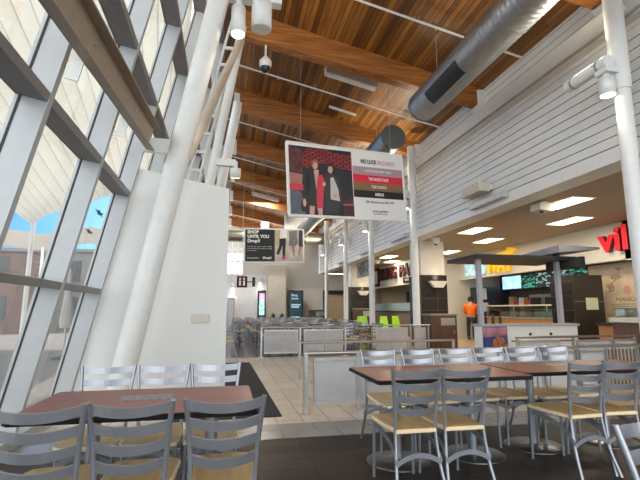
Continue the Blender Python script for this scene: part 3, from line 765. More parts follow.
# tiled pillars with trough sconces
for i, (y, x0, x1) in enumerate(((14.3, 6.62, 7.6), (22.7, 6.5, 7.58))):
    lab = ['big square pillar, brown tiled below and cream above, behind the waste cabinet', 'farther square pillar with brown tiles and a lit trough sconce, between two posts'][i]
    t = thing('tiled_pillar', lab, 'pillar', (x0, y, 0), 0, 'tiled pillars in the food court')
    w_ = x1 - x0
    m = MB(); m.box((.06, .06, 2.48), (w_ - .02, w_, 3.7)); m.build('upper_shaft', CREAM, t)
    m = MB(); m.box((0, 0, 0), (w_ + .02, .02, 2.48), 0); m.box((0, .02, 0), (.02, w_, 2.48), 1); m.box((w_, .02, 0), (w_ + .02, w_, 2.48), 1); m.box((.02, .02, 2.46), (w_, w_, 2.48), 0)
    m.build('tile_cladding', [TILEX, TILED], t)
    s_ = thing('wall_sconce', ['cream trough sconce on the near brown tiled pillar', 'glowing trough sconce on the farther tiled pillar'][i], 'sconce', (x0 + w_ * .62, y, 2.2), 0, 'trough sconces on the pillars')
    m = MB(); m.prism([(-.34, .06), (.34, .06), (.16, -.16), (-.16, -.16)], 'y', -.17, 0); m.build('shade', M('sconce_cream', (.72, .66, .55), .5), s_)
    m = MB(); m.box((-.3, -.15, .06), (.3, -.02, .066)); m.build('diffuser', M_glow('sconce_glow', (1, .93, .8), .8), s_)
    ld = bpy.data.lights.new('sconce', 'POINT'); ld.energy = 1.2; ld.color = (1, .85, .65); ld.shadow_soft_size = .1
    lo = bpy.data.objects.new('sconce_lamp', ld); COL.objects.link(lo); lo.parent = s_; lo.location = (0, -.1, .2)

# shop signs
t = thing('shop_sign', 'dark red noodle shop sign lettering on the cream bulkhead, at photo centre', 'sign', (8.6, 21.7, 2.55))
lettering('lettering', 'KUNG', .86, MAROON, t, (-.05, .85, .62), (0, -1, 0), (0, 0, 1), 2.55, .04, .025)
lettering('lettering', 'PAO', .86, MAROON, t, (-.05, -1.85, .62), (0, -1, 0), (0, 0, 1), 2.1, .04, .025)
m = MB(); m.box((-.09, 2.28, .05), (-.01, 2.45, 1.1)); m.box((-.09, 2.28, .05), (-.01, 2.9, .2)); m.box((-.09, 2.28, .95), (-.01, 2.9, 1.1)); m.build('bracket_mark', MAROON, t)
m = MB(); m.box((-.04, -2.3, .03), (-.005, -1.2, .28)); m.build('black_strip', BLACK, t)
lettering('small_lettering', 'WOK', .17, SIGNW, t, (-.05, -1.7, .15), (0, -1, 0), (0, 0, 1), .5, .005, .0)
t = thing('shop_sign', 'lit sandwich shop sign with pale blue and yellow letters behind the kiosk roof', 'sign', (10.7, 16.4, 2.9))
lettering('white_lettering', 'SUB', .82, SIGNLIT, t, (-.06, 1.0, .13), (0, -1, 0), (0, 0, 1), 1.6, .05, .03)
lettering('yellow_lettering', 'WAY', .82, YELLOW, t, (-.06, -.75, .13), (0, -1, 0), (0, 0, 1), 1.8, .05, .03)
m = MB(); m.prism([(-1.35, .62), (-1.9, .85), (-1.35, 1.0), (-1.35, .88), (-.6, .80), (-.6, .70)], 'x', -.1, -.01); m.v = [(v[0], v[1], v[2] - .2) for v in m.v]; m.build('arrow', YELLOW, t)
t = thing('shop_sign', 'big glowing red lower-case letters at the right edge, partly behind the near post', 'sign', (10.7, 9.42, 2.9))
lettering('lettering', 'villa', .93, VRED, t, (-.10, .40, .30), (0, -1, 0), (0, 0, 1), 1.75, .07, .03, side=VSIDE)

# sandwich shop kitchen behind the kiosk
t = thing('menu_board', 'row of lit menu screens above the sandwich counter, blue one at left', 'menu board', (12.5, 15.6, 2.2))
MB().box((0, -2.7, -.05), (.12, 2.7, .62)).build('casing', BLACK, t)
BLUES = M('menu_blue', (.35, .62, .85), .4, emit=.8, var=.3, scale=3)
MB().box((-.01, 1.3, .0), (0, 2.6, .56)).build('screen', BLUES, t)
MENU = M_pattern('menu_print', (.008, .02, .018), (.06, .34, .24), 6, 24, .4, 'brickish', 'yz', .5)
MENU2 = M_pattern('menu_print_white', (.008, .02, .018), (.30, .42, .40), 8, 28, .4, 'brickish', 'yz', .5)
for k in range(4): MB().box((-.01, .1 - k * .92 + .3, .0), (0, .1 - k * .92 + 1.16, .56)).build('screen', [MENU, MENU2, MENU2, MENU][k], t)
t = thing('serving_counter', 'sandwich shop serving counter with curved glass sneeze guard and food tubs', 'counter', (11.2, 15.2, 0))
MB().box((0, -3.2, 0), (.7, 2.6, .95)).build('body', COUNTW, t)
MB().box((-.05, -3.25, .95), (.75, 2.65, 1.0)).build('top', STEEL, t)
m = MB(); m.prism([(.0, 1.0), (.0, 1.2), (.25, 1.42), (.27, 1.42), (.03, 1.2), (.03, 1.0)], 'y', -3.2, 2.4); m.build('sneeze_guard', GLASSC, t)
MB().box((.1, -3.2, 1.42), (.6, 2.4, 1.47)).build('guard_shelf', M('guard_cream', (.72, .66, .52), .4), t)
for k in range(4): MB().box((.02, -3.2 + k * 1.86, 1.0), (.06, -3.16 + k * 1.86, 1.42)).build('guard_post', STEEL, t)
MB().bevbox((.2, -2.2, 1.0), (.6, -.4, 1.3), .08).build('bread_bin', M('bread_cream', (.62, .52, .34), .5), t)
random.seed(3)
t = thing('back_counter', 'cluttered back counter with ovens along the dark sandwich kitchen wall', 'counter', (12.49, 14.7, 0))
MB().box((0, -3.4, 0), (.4, 3.4, .95)).build('body', DARK, t)
OV = M('oven_steel', (.32, .32, .31), .4, .6)
for k, y in enumerate((-.75, .1, .95)):
    o = MB().box((.02, y, 1.25), (.4, y + .8, 1.9)).build('oven', OV, t); MB().box((.005, y + .08, 1.35), (.02, y + .72, 1.78)).build('oven_door', BLACK, o)
    MB().box((.05, y, .95), (.4, y + .8, 1.25)).build('stand', DARK, t)
for k, (y, mt_, hgt) in enumerate(((1.85, ORANGE, .75), (2.2, PAPER, .85), (2.55, RED, .7), (2.9, KBEIGE, .9), (-1.15, YELLOW, .6), (-1.6, ORANGE, .7), (-2.0, PAPER, .5))):
    MB().bevbox((.05, y, .95), (.3, y + .32, .95 + hgt), .03).build('container', mt_, t)
b = MB(); b.box((11.3, 18.3, 0), (12.9, 19.0, 2.3)); o = b.build('wall_kitchen_side', DARK); struct(o)
for i, (y, z0, w_, h_) in enumerate(((18.283, 1.75, .35, .5), (18.283, 1.2, .3, .4))):
    b = MB(); b.box((11.35 + i * .1, y, z0), (11.35 + i * .1 + w_, y + .02, z0 + h_)); o = b.build('notice_sheet', PAPER)
    tag(o, ['upper white notice sheet taped up behind the person in orange', 'lower white notice sheet taped up behind the person in orange'][i], 'notice', 'notice sheets in the sandwich shop')

# dividing dark cabinet wall and pizza shop
t = thing('tiled_partition', 'dark brown tiled partition block right of the kiosk post, with a yellow notice', 'partition', (9.75, 10.9, 0))
MB().box((0, 0, 0), (1.0, .9, 2.28)).build('front_face', M('partition_brown', (.034, .026, .018), .5), t)
MB().box((-.02, -.0, 0), (.0, .9, 2.28)).build('tiled_side', TILED, t)
MB().box((.02, -.012, 1.5), (.98, 0, 1.53)).build('seam_strip', M('seam_tan', (.2, .16, .1), .5), t)
b = MB(); b.box((10.12, 10.875, 1.28), (10.52, 10.89, 1.62)); o = b.build('notice_sheet', PALEY); tag(o, 'pale yellow square notice on the dark tiled partition', 'notice')
b = MB(); b.box((11.3, 4, 0), (11.5, 11.95, 2.65)); struct(b.build('wall_pizza', M('pizza_wall', (.62, .47, .30), .6)))
t = thing('wall_mural', 'tan wall panel with a faint drawn figure and text, below the red letters', 'mural', (11.29, 10.7, 1.35))
MB().box((-.01, -.85, -.2), (0, .75, 1.28)).build('panel', M('mural_tan', (.66, .52, .36), .6, var=.12, scale=3), t)
m = MB(); m.add([(-.015, .75 - .1 - .5 * k / 10 - .12 * math.sin(k * 1.7), .45 + .07 * k) for k in range(11)] + [(-.015, .55 - .1 - .5 * k / 10 - .1 * math.sin(k * 1.3), .45 + .07 * k) for k in range(11)], [(k, k + 1, 12 + k, 11 + k) for k in range(10)]); m.build('drawn_shape', M('mural_sketch', (.40, .30, .22), .6, var=.5, scale=12), t)
m = MB(); m.lathe([(.12, 0), (.13, .005)], (0, 0, 0), 12); m.xf(Matrix.Translation((-.014, -.1, .5)) @ Matrix.Rotation(R(90), 4, 'Y')); m.build('rose', M('mural_rose', (.65, .28, .28), .6), t)
lettering('lettering', 'MANGIA', .16, M('mural_text', (.2, .13, .09), .6), t, (-.014, -.1, .22), (0, -1, 0), (0, 0, 1), .8, .002)
for k in range(4): MB().box((-.014, -.7, .08 - k * .06), (-.01, .5, .1 - k * .06)).build('text_line', M('mural_line', (.3, .2, .13), .6), t)
t = thing('framed_menu', 'brown framed board at the right edge, beside the near post', 'menu board', (11.29, 8.75, 1.5))
MB().box((-.03, -.35, -.1), (0, .25, 1.05)).build('frame', CABW, t); MB().box((-.036, -.28, 0), (-.03, .18, .95)).build('sheet', PAPER, t)
t = thing('pizza_counter', 'orange-brown wooden counter with black top and glass case behind the right rail', 'counter', (9.9, 9.4, 0))
MB().box((0, -3.2, 0), (.9, .9, .86)).build('body', COUNTW, t)
MB().box((-.06, -3.25, .86), (.95, .95, .93)).build('top', BLACK, t)
m = MB(); m.box((.2, -3.2, .93), (.9, .5, 1.3)); m.build('glass_case', GLASSC, t)
MB().box((.25, -2.9, .93), (.8, .3, .99)).build('food_tray', STEEL, t)
MB().box((.18, -3.2, 1.29), (.92, .55, 1.32)).build('case_top', M('case_green', (.10, .14, .13), .3), t)
t = thing('checkout_stand', 'brown stand with a pale top at the right edge, before the wooden counter', 'counter', (8.75, 8.25, 0))
MB().box((0, -.5, 0), (1.0, .45, 1.0)).build('body', CABW, t); MB().box((-.04, -.54, 1.0), (1.04, .5, 1.1)).build('top', M('pale_top', (.55, .52, .46), .5), t)

# kiosk with flat dark roof
t = thing('kiosk', 'white kiosk counter under flat dark roofs on two grey posts', 'kiosk', (5.7, 9.2, 0))
MB().box((0, 0, 0), (2.54, .3, .90)).build('counter_body', WHITE, t)
MB().box((-.03, -.04, .90), (2.58, .32, .955)).build('counter_top', M('counter_grey', (.34, .34, .34), .4), t)
MB().box((.75, -.006, .55), (2.45, 0, .58)).build('face_seam', GROOVE, t)
for x in (1.25, 1.8):
    m = MB(); m.lathe([(.035, 0), (.035, .012)], (0, 0, 0), 12); m.xf(Matrix.Translation((x, -.002, .72)) @ Matrix.Rotation(R(90), 4, 'X')); m.build('lock', BLACK, t)
PG = M('post_grey', (.40, .40, .43), .45, .2)
for x in (.04, 2.17): MB().box((x, .08, .955), (x + .10, .18, 2.46)).build('post', PG, t)
RD = M('kiosk_roof_dark', (.014, .014, .016), .5); RG = M('kiosk_roof_grey', (.20, .20, .235), .45)
MB().box((-.13, -.2, 2.45), (2.5, 1.2, 2.54)).build('lower_roof', RD, t)
m = MB(); m.add([(1.97, -.3, 2.62), (3.1, -.3, 2.72), (3.1, 1.05, 2.72), (1.97, 1.05, 2.60), (1.97, -.3, 2.80), (3.1, -.3, 2.77), (3.1, 1.05, 2.77), (1.97, 1.05, 2.72)],
    [(0, 3, 2, 1), (4, 5, 6, 7), (0, 1, 5, 4), (1, 2, 6, 5), (2, 3, 7, 6), (3, 0, 4, 7)]); m.build('upper_roof', RG, t)
MB().box((2.30, -.55, 2.25), (2.42, .6, 2.50)).build('roof_beam', RD, t)
MB().box((2.2, .1, 2.5), (2.3, .2, 2.65)).build('roof_spacer', RD, t)
PSUN = M_pattern('poster_sky', (.30, .13, .22), (.05, .07, .25), 3, 5, .4, 'voronoi', 'xz')
po = thing('coast_poster', 'small poster of a dusky rocky coast on the left end of the kiosk front', 'poster', (5.72, 9.195, .3))
MB().box((0, -.02, 0), (.62, -.002, .6)).build('sheet', M('poster_blue', (.04, .06, .22), .4, var=.4, scale=5), po)
m = MB(); m.prism([(.0, .36), (.62, .40), (.62, .58), (.0, .58)], 'y', -.024, -.021); m.build('sky', M('poster_pink', (.38, .17, .22), .4, var=.5, scale=4), po)
m = MB(); m.prism([(.2, .06), (.25, .3), (.36, .38), (.5, .36), (.6, .2), (.6, .03)], 'y', -.028, -.025); m.build('cliff', M('poster_cliff', (.35, .13, .05), .5, var=.6, scale=20), po)
for k in range(3):
    t = thing('pump_bottle', ['black pump bottle at the left end of the kiosk counter', 'black pump bottle in the middle of three on the kiosk counter', 'black pump bottle, rightmost of three on the kiosk counter'][k], 'bottle', (5.95 + k * .19, 9.4, .955), 0, 'bottles on the kiosk counter')
    m = MB(); m.lathe([(.035, 0), (.035, .13), (.014, .16), (.014, .19)], (0, 0, 0), 10); m.build('body', BLACK, t)
    MB().box((-.04, -.01, .19), (.015, .01, .205)).build('pump_head', BLACK, t)

# noodle shop front
t = thing('noodle_counter', 'low brown noodle counter with pale green glass top below the red sign', 'counter', (8.7, 19.6, 0))
MB().box((0, 0, 0), (.8, 6.5, 1.15)).build('body', M('counter_taupe', (.20, .14, .11), .5), t)
MB().box((-.05, -.05, 1.15), (.9, 6.55, 1.22)).build('top', DARK, t)
MB().box((0, 0, 1.22), (.06, 6.5, 1.62)).build('glass_screen', M('pale_green_glass', (.34, .44, .42), .15), t)
b = MB(); b.box((10.2, 20.2, 1.3), (10.3, 24.0, 2.3)); o = b.build('wall_noodle_niche', CABW); struct(o)
t = thing('hanging_board', 'grey printed board hanging above the noodle shop entrance', 'sign', (6.75, 21.2, 2.92))
MB().box((-.04, -1.3, 0), (.04, 1.0, .74)).build('board', M_pattern('board_print', (.09, .09, .08), (.30, .29, .26), 5, 7, .5, 'voronoi', 'yz'), t)
for y in (-1.0, .7): m = MB(); m.tube([(0, y, .74), (0, y, .785)], .01, 6); m.build('hanger', STEEL, t)
b = MB(); b.box((8.3, 27.9, 0), (8.58, 29, 2.4)); struct(b.build('wall_dark_corner', M('dark_brown_wall', (.035, .025, .02), .5)))
t = thing('shop_doorway', 'dark framed doorway with a pale panel at the far right corner of the hall', 'doorway', (6.0, 28.85, 0))
MB().box((.35, -.1, 0), (.55, .1, 2.5)).build('jamb', BLACK, t); MB().box((2.0, -.1, 0), (2.2, .1, 2.5)).build('jamb', BLACK, t)
MB().box((.35, -.1, 2.3), (2.2, .1, 2.55)).build('header', BLACK, t); MB().box((.55, .0, 0), (2.0, .05, 2.3)).build('door_panel', KBEIGE, t)

# waste cabinet
def waste_bin(label, x, y, w_, d_, h_):
    t = thing('waste_cabinet', label, 'waste bin', (x, y, 0), 0, 'brown waste cabinets')
    MB().box((0, 0, 0), (w_, d_, h_)).build('body', CABW, t)
    MB().box((-.02, -.02, h_), (w_ + .02, d_ + .02, h_ + .05)).build('top', M('bin_top', (.30, .26, .23), .4), t)
    MB().box((.38 * w_, -.012, .72 * h_), (.93 * w_, 0, .93 * h_)).build('flap', STEEL, t)
    MB().box((.36 * w_, -.01, .05), (.95 * w_, 0, .68 * h_)).build('door', CABW, t)
    MB().box((.86 * w_, -.03, .5 * h_), (.89 * w_, -.01, .58 * h_)).build('handle', STEEL, t)
    return t
waste_bin('large brown waste cabinet in front of the near tiled pillar', 6.3, 12.95, .88, .6, 1.1)
waste_bin('small far brown waste cabinet against the cream end wall by the green chairs', 5.15, 27.2, 1.0, .7, 1.25)
waste_bin('brown waste cabinet in front of the farther tiled pillar', 6.55, 22.0, 1.05, .6, 1.3)

# ------------------------------------------------------------------ end wall items
def info_screen(label, x0, x1, y, z1, lit, rz=0.):
    w_ = x1 - x0; t = thing('info_screen', label, 'screen', (x0, y, 0), rz, 'tall information screens')
    MB().bevbox((0, 0, 0), (w_, .18, z1), .02).build('casing', BLACK, t)
    MB().box((.09, -.006, z1 - 1.75), (w_ - .09, 0, z1 - .12)).build('screen', M('screen_teal', (.008, .03, .04), .2, emit=.4, var=.3, scale=2), t)
    return t, w_
t, w_ = info_screen('right black information screen with dark teal display against the cream end wall', 3.95, 4.93, 28.4, 2.52, 1)
for k, tx in enumerate(('Shop', 'more')): lettering('lettering', tx, .2, SIGNLIT, t, (.2, -.01, 2.2 - k * .2), (1, 0, 0), (0, 0, 1), None, .002, .004, 'LEFT')
for k, (a, b) in enumerate(((.2, .8), (.2, .7), (.2, .75))): MB().box((a, -.012, 1.55 - k * .14 - (.5 if k == 2 else 0)), (b, -.007, 1.63 - k * .14 - (.5 if k == 2 else 0))).build('text_line', SIGNLIT, t)
t, w_ = info_screen('left narrow information screen with a bright picture, beside the beige pier', 1.98, 2.5, 28.2, 2.5, 1)
MB().box((.1, -.012, .95), (w_ - .1, -.007, 1.9)).build('picture', M('screen_green', (.25, .45, .40), .3, emit=.9, var=.5, scale=6), t)
MB().box((.1, -.012, 1.9), (w_ - .1, -.007, 2.3)).build('picture', M('screen_pink', (.6, .25, .5), .3, emit=.9, var=.4, scale=6), t)
t = thing('hanging_sign', 'small dark red restroom sign on a black arm near the end wall', 'sign', (.55, 23.9, 2.45))
MB().box((0, 0, 0), (.55, .06, .6)).build('panel', MAROON, t)
m = MB(); m.lathe([(.06, 0), (.06, .005)], (0, 0, 0), 10); m.xf(Matrix.Translation((.17, -.002, .46)) @ Matrix.Rotation(R(90), 4, 'X')); m.build('figure_head', SIGNW, t)
m = MB(); m.lathe([(.06, 0), (.06, .005)], (0, 0, 0), 10); m.xf(Matrix.Translation((.38, -.002, .46)) @ Matrix.Rotation(R(90), 4, 'X')); m.build('figure_head', SIGNW, t)
MB().box((.12, -.006, .1), (.22, -.001, .37)).build('figure_body', SIGNW, t); MB().box((.33, -.006, .1), (.43, -.001, .37)).build('figure_body', SIGNW, t)
MB().box((.55, .02, .28), (.95, .05, .33)).build('arm', BLACK, t); MB().box((.82, -.03, .05), (.97, .1, .55)).build('arm_plate', BLACK, t)
m = MB(); m.tube([(.25, .03, .6), (.25, .03, roof(.8) - 2.4)], .01, 6); m.build('suspension_rod', STEEL, t)
for i, (x, z) in enumerate(((.42, 2.85), (2.15, 3.2))):
    t = thing('wall_sconce', ['left small wall light shining down on the white far wall', 'right small wall light shining down on the white far wall, near the beige pier'][i], 'sconce', (x, 28.85, z), 0, 'down lights on the far wall')
    m = MB(); m.lathe([(.09, -.2), (.09, .1), (.05, .14)], (0, -.12, 0), 12); m.build('housing', CREAM, t)
    MB().box((-.03, -.05, -.05), (.03, .0, .05)).build('mount', CREAM, t)
    m = MB(); m.lathe([(.08, -.206), (.08, -.202)], (0, -.12, 0), 12); m.build('lens', SPOTG, t)
    ld = bpy.data.lights.new('down', 'SPOT'); ld.energy = 25; ld.spot_size = R(70); ld.spot_blend = .6; ld.color = (1, .85, .55); ld.shadow_soft_size = .05
    lo = bpy.data.objects.new('down_lamp', ld); COL.objects.link(lo); lo.parent = t; lo.location = (0, -.12, -.22)
b = MB(); b.box((.12, 28.1, 0), (.55, 28.6, 2.0)); o = b.build('steel_cabinet', M('cabinet_grey', (.33, .34, .36), .4)); tag(o, 'narrow grey cabinet at the far left, next to the white partition wall edge', 'cabinet')
MB().box((.18, 28.09, .3), (.5, 28.1, 1.9)).build('door', M('cabinet_light', (.5, .5, .52), .4), o)

# ------------------------------------------------------------------ railings
def railing(label, x0, x1, y0, y1, z, panels, rail=None, post_r=.03, post_xs=None, dz=.0):
    t = thing('railing', label, 'railing', (x0, y0, 0), math.atan2(y1 - y0, x1 - x0), 'metal barrier railings')
    L = math.hypot(x1 - x0, y1 - y0)
    n = post_xs or [0, L]
    for x in n:
        m = MB(); m.box((x - .022, -.022, .0), (x + .022, .022, z)); m.build('post', STEEL, t)
        m = MB(); m.box((x - .07, -.06, 0), (x + .07, .06, .012)); m.build('foot_plate', STEEL, t)
    m = MB(); m.tube([(-.03, 0, z + .01), (L + .03, 0, z + .01)], .024, 10); m.build('handrail', rail or STEEL, t)
    for a, b in panels:
        p = MB(); p.box((a, -.006, .13), (b, .006, z - .09)); p.build('panel', FROST, t)
        for q in (((a - .02, -.018, .09), (b + .02, .018, .13)), ((a - .02, -.018, z - .09), (b + .02, .018, z - .05)), ((a - .02, -.018, .13), (a, .018, z - .09)), ((b, -.018, .13), (b + .02, .018, z - .09))):
            m = MB(); m.box(*q); m.build('panel_frame', STEEL, t)
    return t
railing('nearest railing with two grey panels behind the right table, its post on beige tiles', 1.02, 4.6, 5.66, 5.80, .72, [(.12, .66), (.72, 1.3), (1.36, 1.98), (2.05, 2.75), (2.82, 3.5)], post_xs=[0, .69, 2.015, 3.55])
railing('bare tube handrail on posts crossing behind the nearest panelled railing', 1.38, 4.5, 8.3, 8.3, .665, [], BRONZE, post_xs=[0, 3.12])
railing('far railing with white-framed panels in front of the rows of grey chairs', .99, 3.4, 12.35, 12.45, .78, [(.1, 1.0), (1.2, 1.75), (1.81, 2.3)], post_xs=[0, 1.08, 2.4])
railing('railing piece with grey panels below the red noodle sign, left of the waste cabinet', 4.45, 6.2, 12.9, 12.9, .80, [(.08, .52), (.56, 1.02), (1.26, 1.62)], post_xs=[.03, 1.14, 1.72])
railing('right railing with bronze handrail in front of the white kiosk counter', 5.74, 8.6, 8.0, 8.0, .72, [(.06, .95), (1.4, 2.2), (2.3, 2.8)], BRONZE, post_xs=[0, 1.3, 2.25, 2.84])

t = railing('short low railing with tan upright slats at right, behind the joined tables', 4.85, 6.6, 6.1, 6.1, .70, [(.06, .5), (.62, 1.05)], post_xs=[0, .56, 1.1, 1.7])
SL_T = M('slat_tan', (.17, .13, .08), .5)
for k in range(8): MB().box((1.14 + k * .07, -.01, .1), (1.165 + k * .07, .01, .66)).build('slat', SL_T, t)
# ------------------------------------------------------------------ chairs
def post_pts(s): return smooth_path([(s * .185, -.335, 0), (s * .163, -.265, .20), (s * .150, -.232, .40), (s * .151, -.232, .50), (s * .163, -.252, .68), (s * .183, -.30, .87)], 4)
def post_at(z):
    P = post_pts(1)
    for a, b in zip(P, P[1:]):
        if a.z <= z <= b.z: return a.lerp(b, (z - a.z) / (b.z - a.z))
    return P[-1]
def slat(z, h=.046):
    p = post_at(z); pts = []
    for k in range(11):
        s = -1 + 2 * k / 10; bow = (1 - s * s)
        pts.append((p.x * s * .985, p.y - .050 * bow, z - .016 * bow))
    return MB().band(pts, (0, -.18, 1), h, .010)
def arch(p0, p1, rise, h=.032, n=10):
    p0, p1 = Vector(p0), Vector(p1)
    return MB().band([p0.lerp(p1, k / n) + Vector((0, 0, rise * (1 - (2 * k / n - 1) ** 2))) for k in range(n + 1)], (0, 0, 1), h, .012)
def side_arch(s):
    pts = []
    for k in range(11):
        q = k / 10; y = .195 - .46 * q; x = .155 + (.166 - .155) * q
        pts.append((s * x, y, .245 + .145 * math.sqrt(max(0, 1 - q ** 2.2))))
    return MB().band(pts, (0, .3, 1), .03, .012)
def seat_mb():
    m = MB(); n = 12; ring = []
    def outline(d):
        pts = [(-.148 + d, -.245 + d), (.148 - d, -.245 + d), (.175 - d, -.05), (.182 - d, .20), (.165 - d, .245 - d), (.1, .26 - d), (-.1, .26 - d), (-.165 + d, .245 - d), (-.182 + d, .20), (-.175 + d, -.05)]
        return pts
    o0 = outline(0); o1 = outline(.008); k = len(o0)
    dip = lambda x, y, z: z - .012 * max(0, 1 - (x / .15) ** 2) * max(0, 1 - ((y - .0) / .22) ** 2)
    vs = [(x, y, .425) for x, y in o1] + [(x, y, .431) for x, y in o0] + [(x, y, .449) for x, y in o0] + [(x, y, .455) for x, y in o1] + [(x * .5, y * .5, dip(x * .5, y * .5, .455)) for x, y in o1]
    m.add(vs, [tuple(range(k - 1, -1, -1))] , 1)
    for lv in range(3):
        m.add(vs, [(lv * k + i, lv * k + (i + 1) % k, lv * k + k + (i + 1) % k, lv * k + k + i) for i in range(k)], 1)
    m.add(vs, [(3 * k + i, 3 * k + (i + 1) % k, 4 * k + (i + 1) % k, 4 * k + i) for i in range(k)], 0, True)
    m.add(vs, [tuple(4 * k + i for i in range(k))], 0, True)
    return m
def chair_parts():
    P = []
    P.append(('seat', seat_mb(), [SEATW, SEATW2]))
    for s in (-1, 1):
        P.append(('rear_leg', MB().tube(post_pts(s), .0125, 10), CHROME))
        P.append(('front_leg', MB().tube([(s * .163, .215, 0), (s * .158, .205, .43)], .0120, 10), CHROME))
        P.append(('side_brace', side_arch(s), CHROME))
    for z in (.843, .757, .672, .586): P.append(('back_slat', slat(z), CHROME))
    P.append(('rear_brace', arch((-.166, -.27, .235), (.166, -.27, .235), .055), CHROME))
    P.append(('front_brace', arch((-.158, .208, .335), (.158, .208, .335), .055), CHROME))
    return P
def make_chair(label, loc, rz, group):
    t = thing('dining_chair', label, 'chair', loc, rz, group)
    for nm, m, mt_ in chair_parts(): m.build(nm, mt_, t)
    return t
GR = 'ladder-back chairs around the near tables'
proto = make_chair('grey ladder-back chair, left one of the pair in front of the right table', (1.335, 3.28, 0), R(0), GR)
chairs = [
    (1.715, 3.28, R(-1), 'grey ladder-back chair, right one of the pair in front of the right table'),
    (2.835, 3.40, R(3), 'grey ladder-back chair in front of the second right table, left of its pair'),
    (3.215, 3.43, R(-2), 'grey ladder-back chair at the right edge, right neighbour of the second table pair'),
    (1.56, 4.16, R(180), 'far-side chair at the left corner of the right table, its seat showing at left'),
    (2.00, 4.14, R(182), 'far-side chair, second from the left corner of the right table'),
    (2.42, 4.16, R(178), 'far-side chair, third from the left corner of the right table'),
    (2.84, 4.18, R(180), 'far-side chair just right of the gap between the two right tables'),
    (3.20, 4.12, R(181), 'far-side chair in the middle of the second right table'),
    (3.62, 4.15, R(179), 'far-side chair, rightmost behind the second right table'),
    (1.62, 1.15, R(190), 'chair cut off by the bottom right corner of the photo, nearest the camera'),
    (.012, 2.53, R(1), 'rightmost chair in front of the left table, its wooden seat fully seen'),
    (-.40, 2.52, R(-1), 'middle chair in front of the left table, overlapping the grey decal'),
    (-.79, 2.49, R(3), 'leftmost chair in front of the left table, cut by the photo edge'),
    (-.825, 3.33, R(181), 'far-side chair of the left table, leftmost, before the tube column'),
    (-.44, 3.32, R(180), 'far-side chair of the left table, middle one before the white wall'),
    (-.062, 3.33, R(179), 'far-side chair of the left table, rightmost, beside the black mat'),
]
for x, y, rz, lab in chairs: dup(proto, (x, y, 0), rz, lab)

# ------------------------------------------------------------------ tables
def table(label, x0, x1, y0, y1, legs, decal, seed=0):
    cx, cy = (x0 + x1) / 2, (y0 + y1) / 2; hx, hy = (x1 - x0) / 2, (y1 - y0) / 2
    t = thing('dining_table', label, 'table', (cx, cy, 0), 0, 'red-brown tables with black edges')
    c_ = .03
    out = lambda d: [(-hx + c_, -hy + d), (hx - c_, -hy + d), (hx - d, -hy + c_), (hx - d, hy - c_), (hx - c_, hy - d), (-hx + c_, hy - d), (-hx + d, hy - c_), (-hx + d, -hy + c_)]
    m = MB(); m.prism(out(.010), 'z', .747, .75); top = m.build('tabletop', TABLE, t)
    m = MB(); a = out(0); b = out(.012); k = 8
    vs = [(*p, .716) for p in b] + [(*p, .721) for p in a] + [(*p, .745) for p in a] + [(*p, .7485) for p in b]
    m.add(vs, [tuple(range(7, -1, -1)), tuple(range(24, 32))] + [(l * 8 + i, l * 8 + (i + 1) % 8, l * 8 + 8 + (i + 1) % 8, l * 8 + 8 + i) for l in range(3) for i in range(8)])
    m.build('edge_band', EDGE, top)
    for lx, ly in legs:
        m = MB(); m.lathe([(.27, 0), (.27, .006), (.255, .014), (.10, .022), (.045, .03)], (lx - cx, ly - cy, 0), 32); m.build('base_plate', BASE, t)
        m = MB(); m.tube([(lx - cx, ly - cy, .02), (lx - cx, ly - cy, .70)], .036, 16); m.build('pole', CHROME, t)
        m = MB(); m.box((lx - cx - .16, ly - cy - .16, .70), (lx - cx + .16, ly - cy + .16, .718)); m.build('mounting_plate', BLACK, t)
    dx, dy, w_, h_, a = decal
    m = MB(); ca, sa = math.cos(a), math.sin(a)
    pp = [(-w_ / 2, -h_ / 2), (w_ / 2, -h_ / 2), (w_ / 2, h_ / 2), (-w_ / 2, h_ / 2)]
    m.prism([(dx - cx + p * ca - q * sa, dy - cy + p * sa + q * ca) for p, q in pp], 'z', .75, .7512); o = m.build('printed_decal', DECAL, top)
    return t
table('red-brown table with black edge at left, grey decal in its middle', -1.05, .19, 2.50, 3.29, [(-.72, 2.9), (-.06, 2.92)], (-.45, 2.97, .30, .17, R(4)))
table('red-brown table with black edge in the centre right, left of the two joined ones', 1.14, 2.49, 3.27, 4.10, [(1.49, 3.79), (2.22, 3.82)], (1.86, 3.76, .30, .17, R(3)))
table('red-brown table with black edge at far right, joined to its left neighbour', 2.505, 4.15, 3.42, 4.14, [(2.92, 3.93), (3.73, 3.91)], (3.2, 3.85, .30, .17, R(-3)))

# ------------------------------------------------------------------ far rows of tables and chairs
big = MB()
for nm, m, mt_ in chair_parts():
    mi = 0 if nm == 'seat' else 2
    for fc, k, sm in zip(m.f, m.m, m.sm): pass
    o_ = len(big.v); big.v += m.v
    for fc, k, sm in zip(m.f, m.m, m.sm): big.f.append(tuple(i + o_ for i in fc)); big.m.append(k if nm == 'seat' else 2); big.sm.append(sm)
fproto = None
random.seed(11)
spots = []
for r_, y in enumerate((14.4, 16.5, 18.6, 20.7, 22.8, 24.9)):
    for c2, x in enumerate((1.75, 3.1, 4.45) if r_ < 2 else (.95, 2.25, 3.55, 4.75)):
        if (x, y) != (4.45, 16.5): spots.append((x, y))
ft = None
def far_table(x, y):
    m = MB(); m.box((-.6, -.38, .715), (.6, .38, .75), 0)
    for s in (-.35, .35): m.tube([(s, 0, .02), (s, 0, .715)], .035, 8, 1); m.lathe([(.25, 0), (.25, .01), (.05, .03)], (s, 0, 0), 14, 1)
    return m.build('dining_table', [TABLE, BASE])
gfc = 'far rows of grey chairs'; gft = 'far rows of tables'
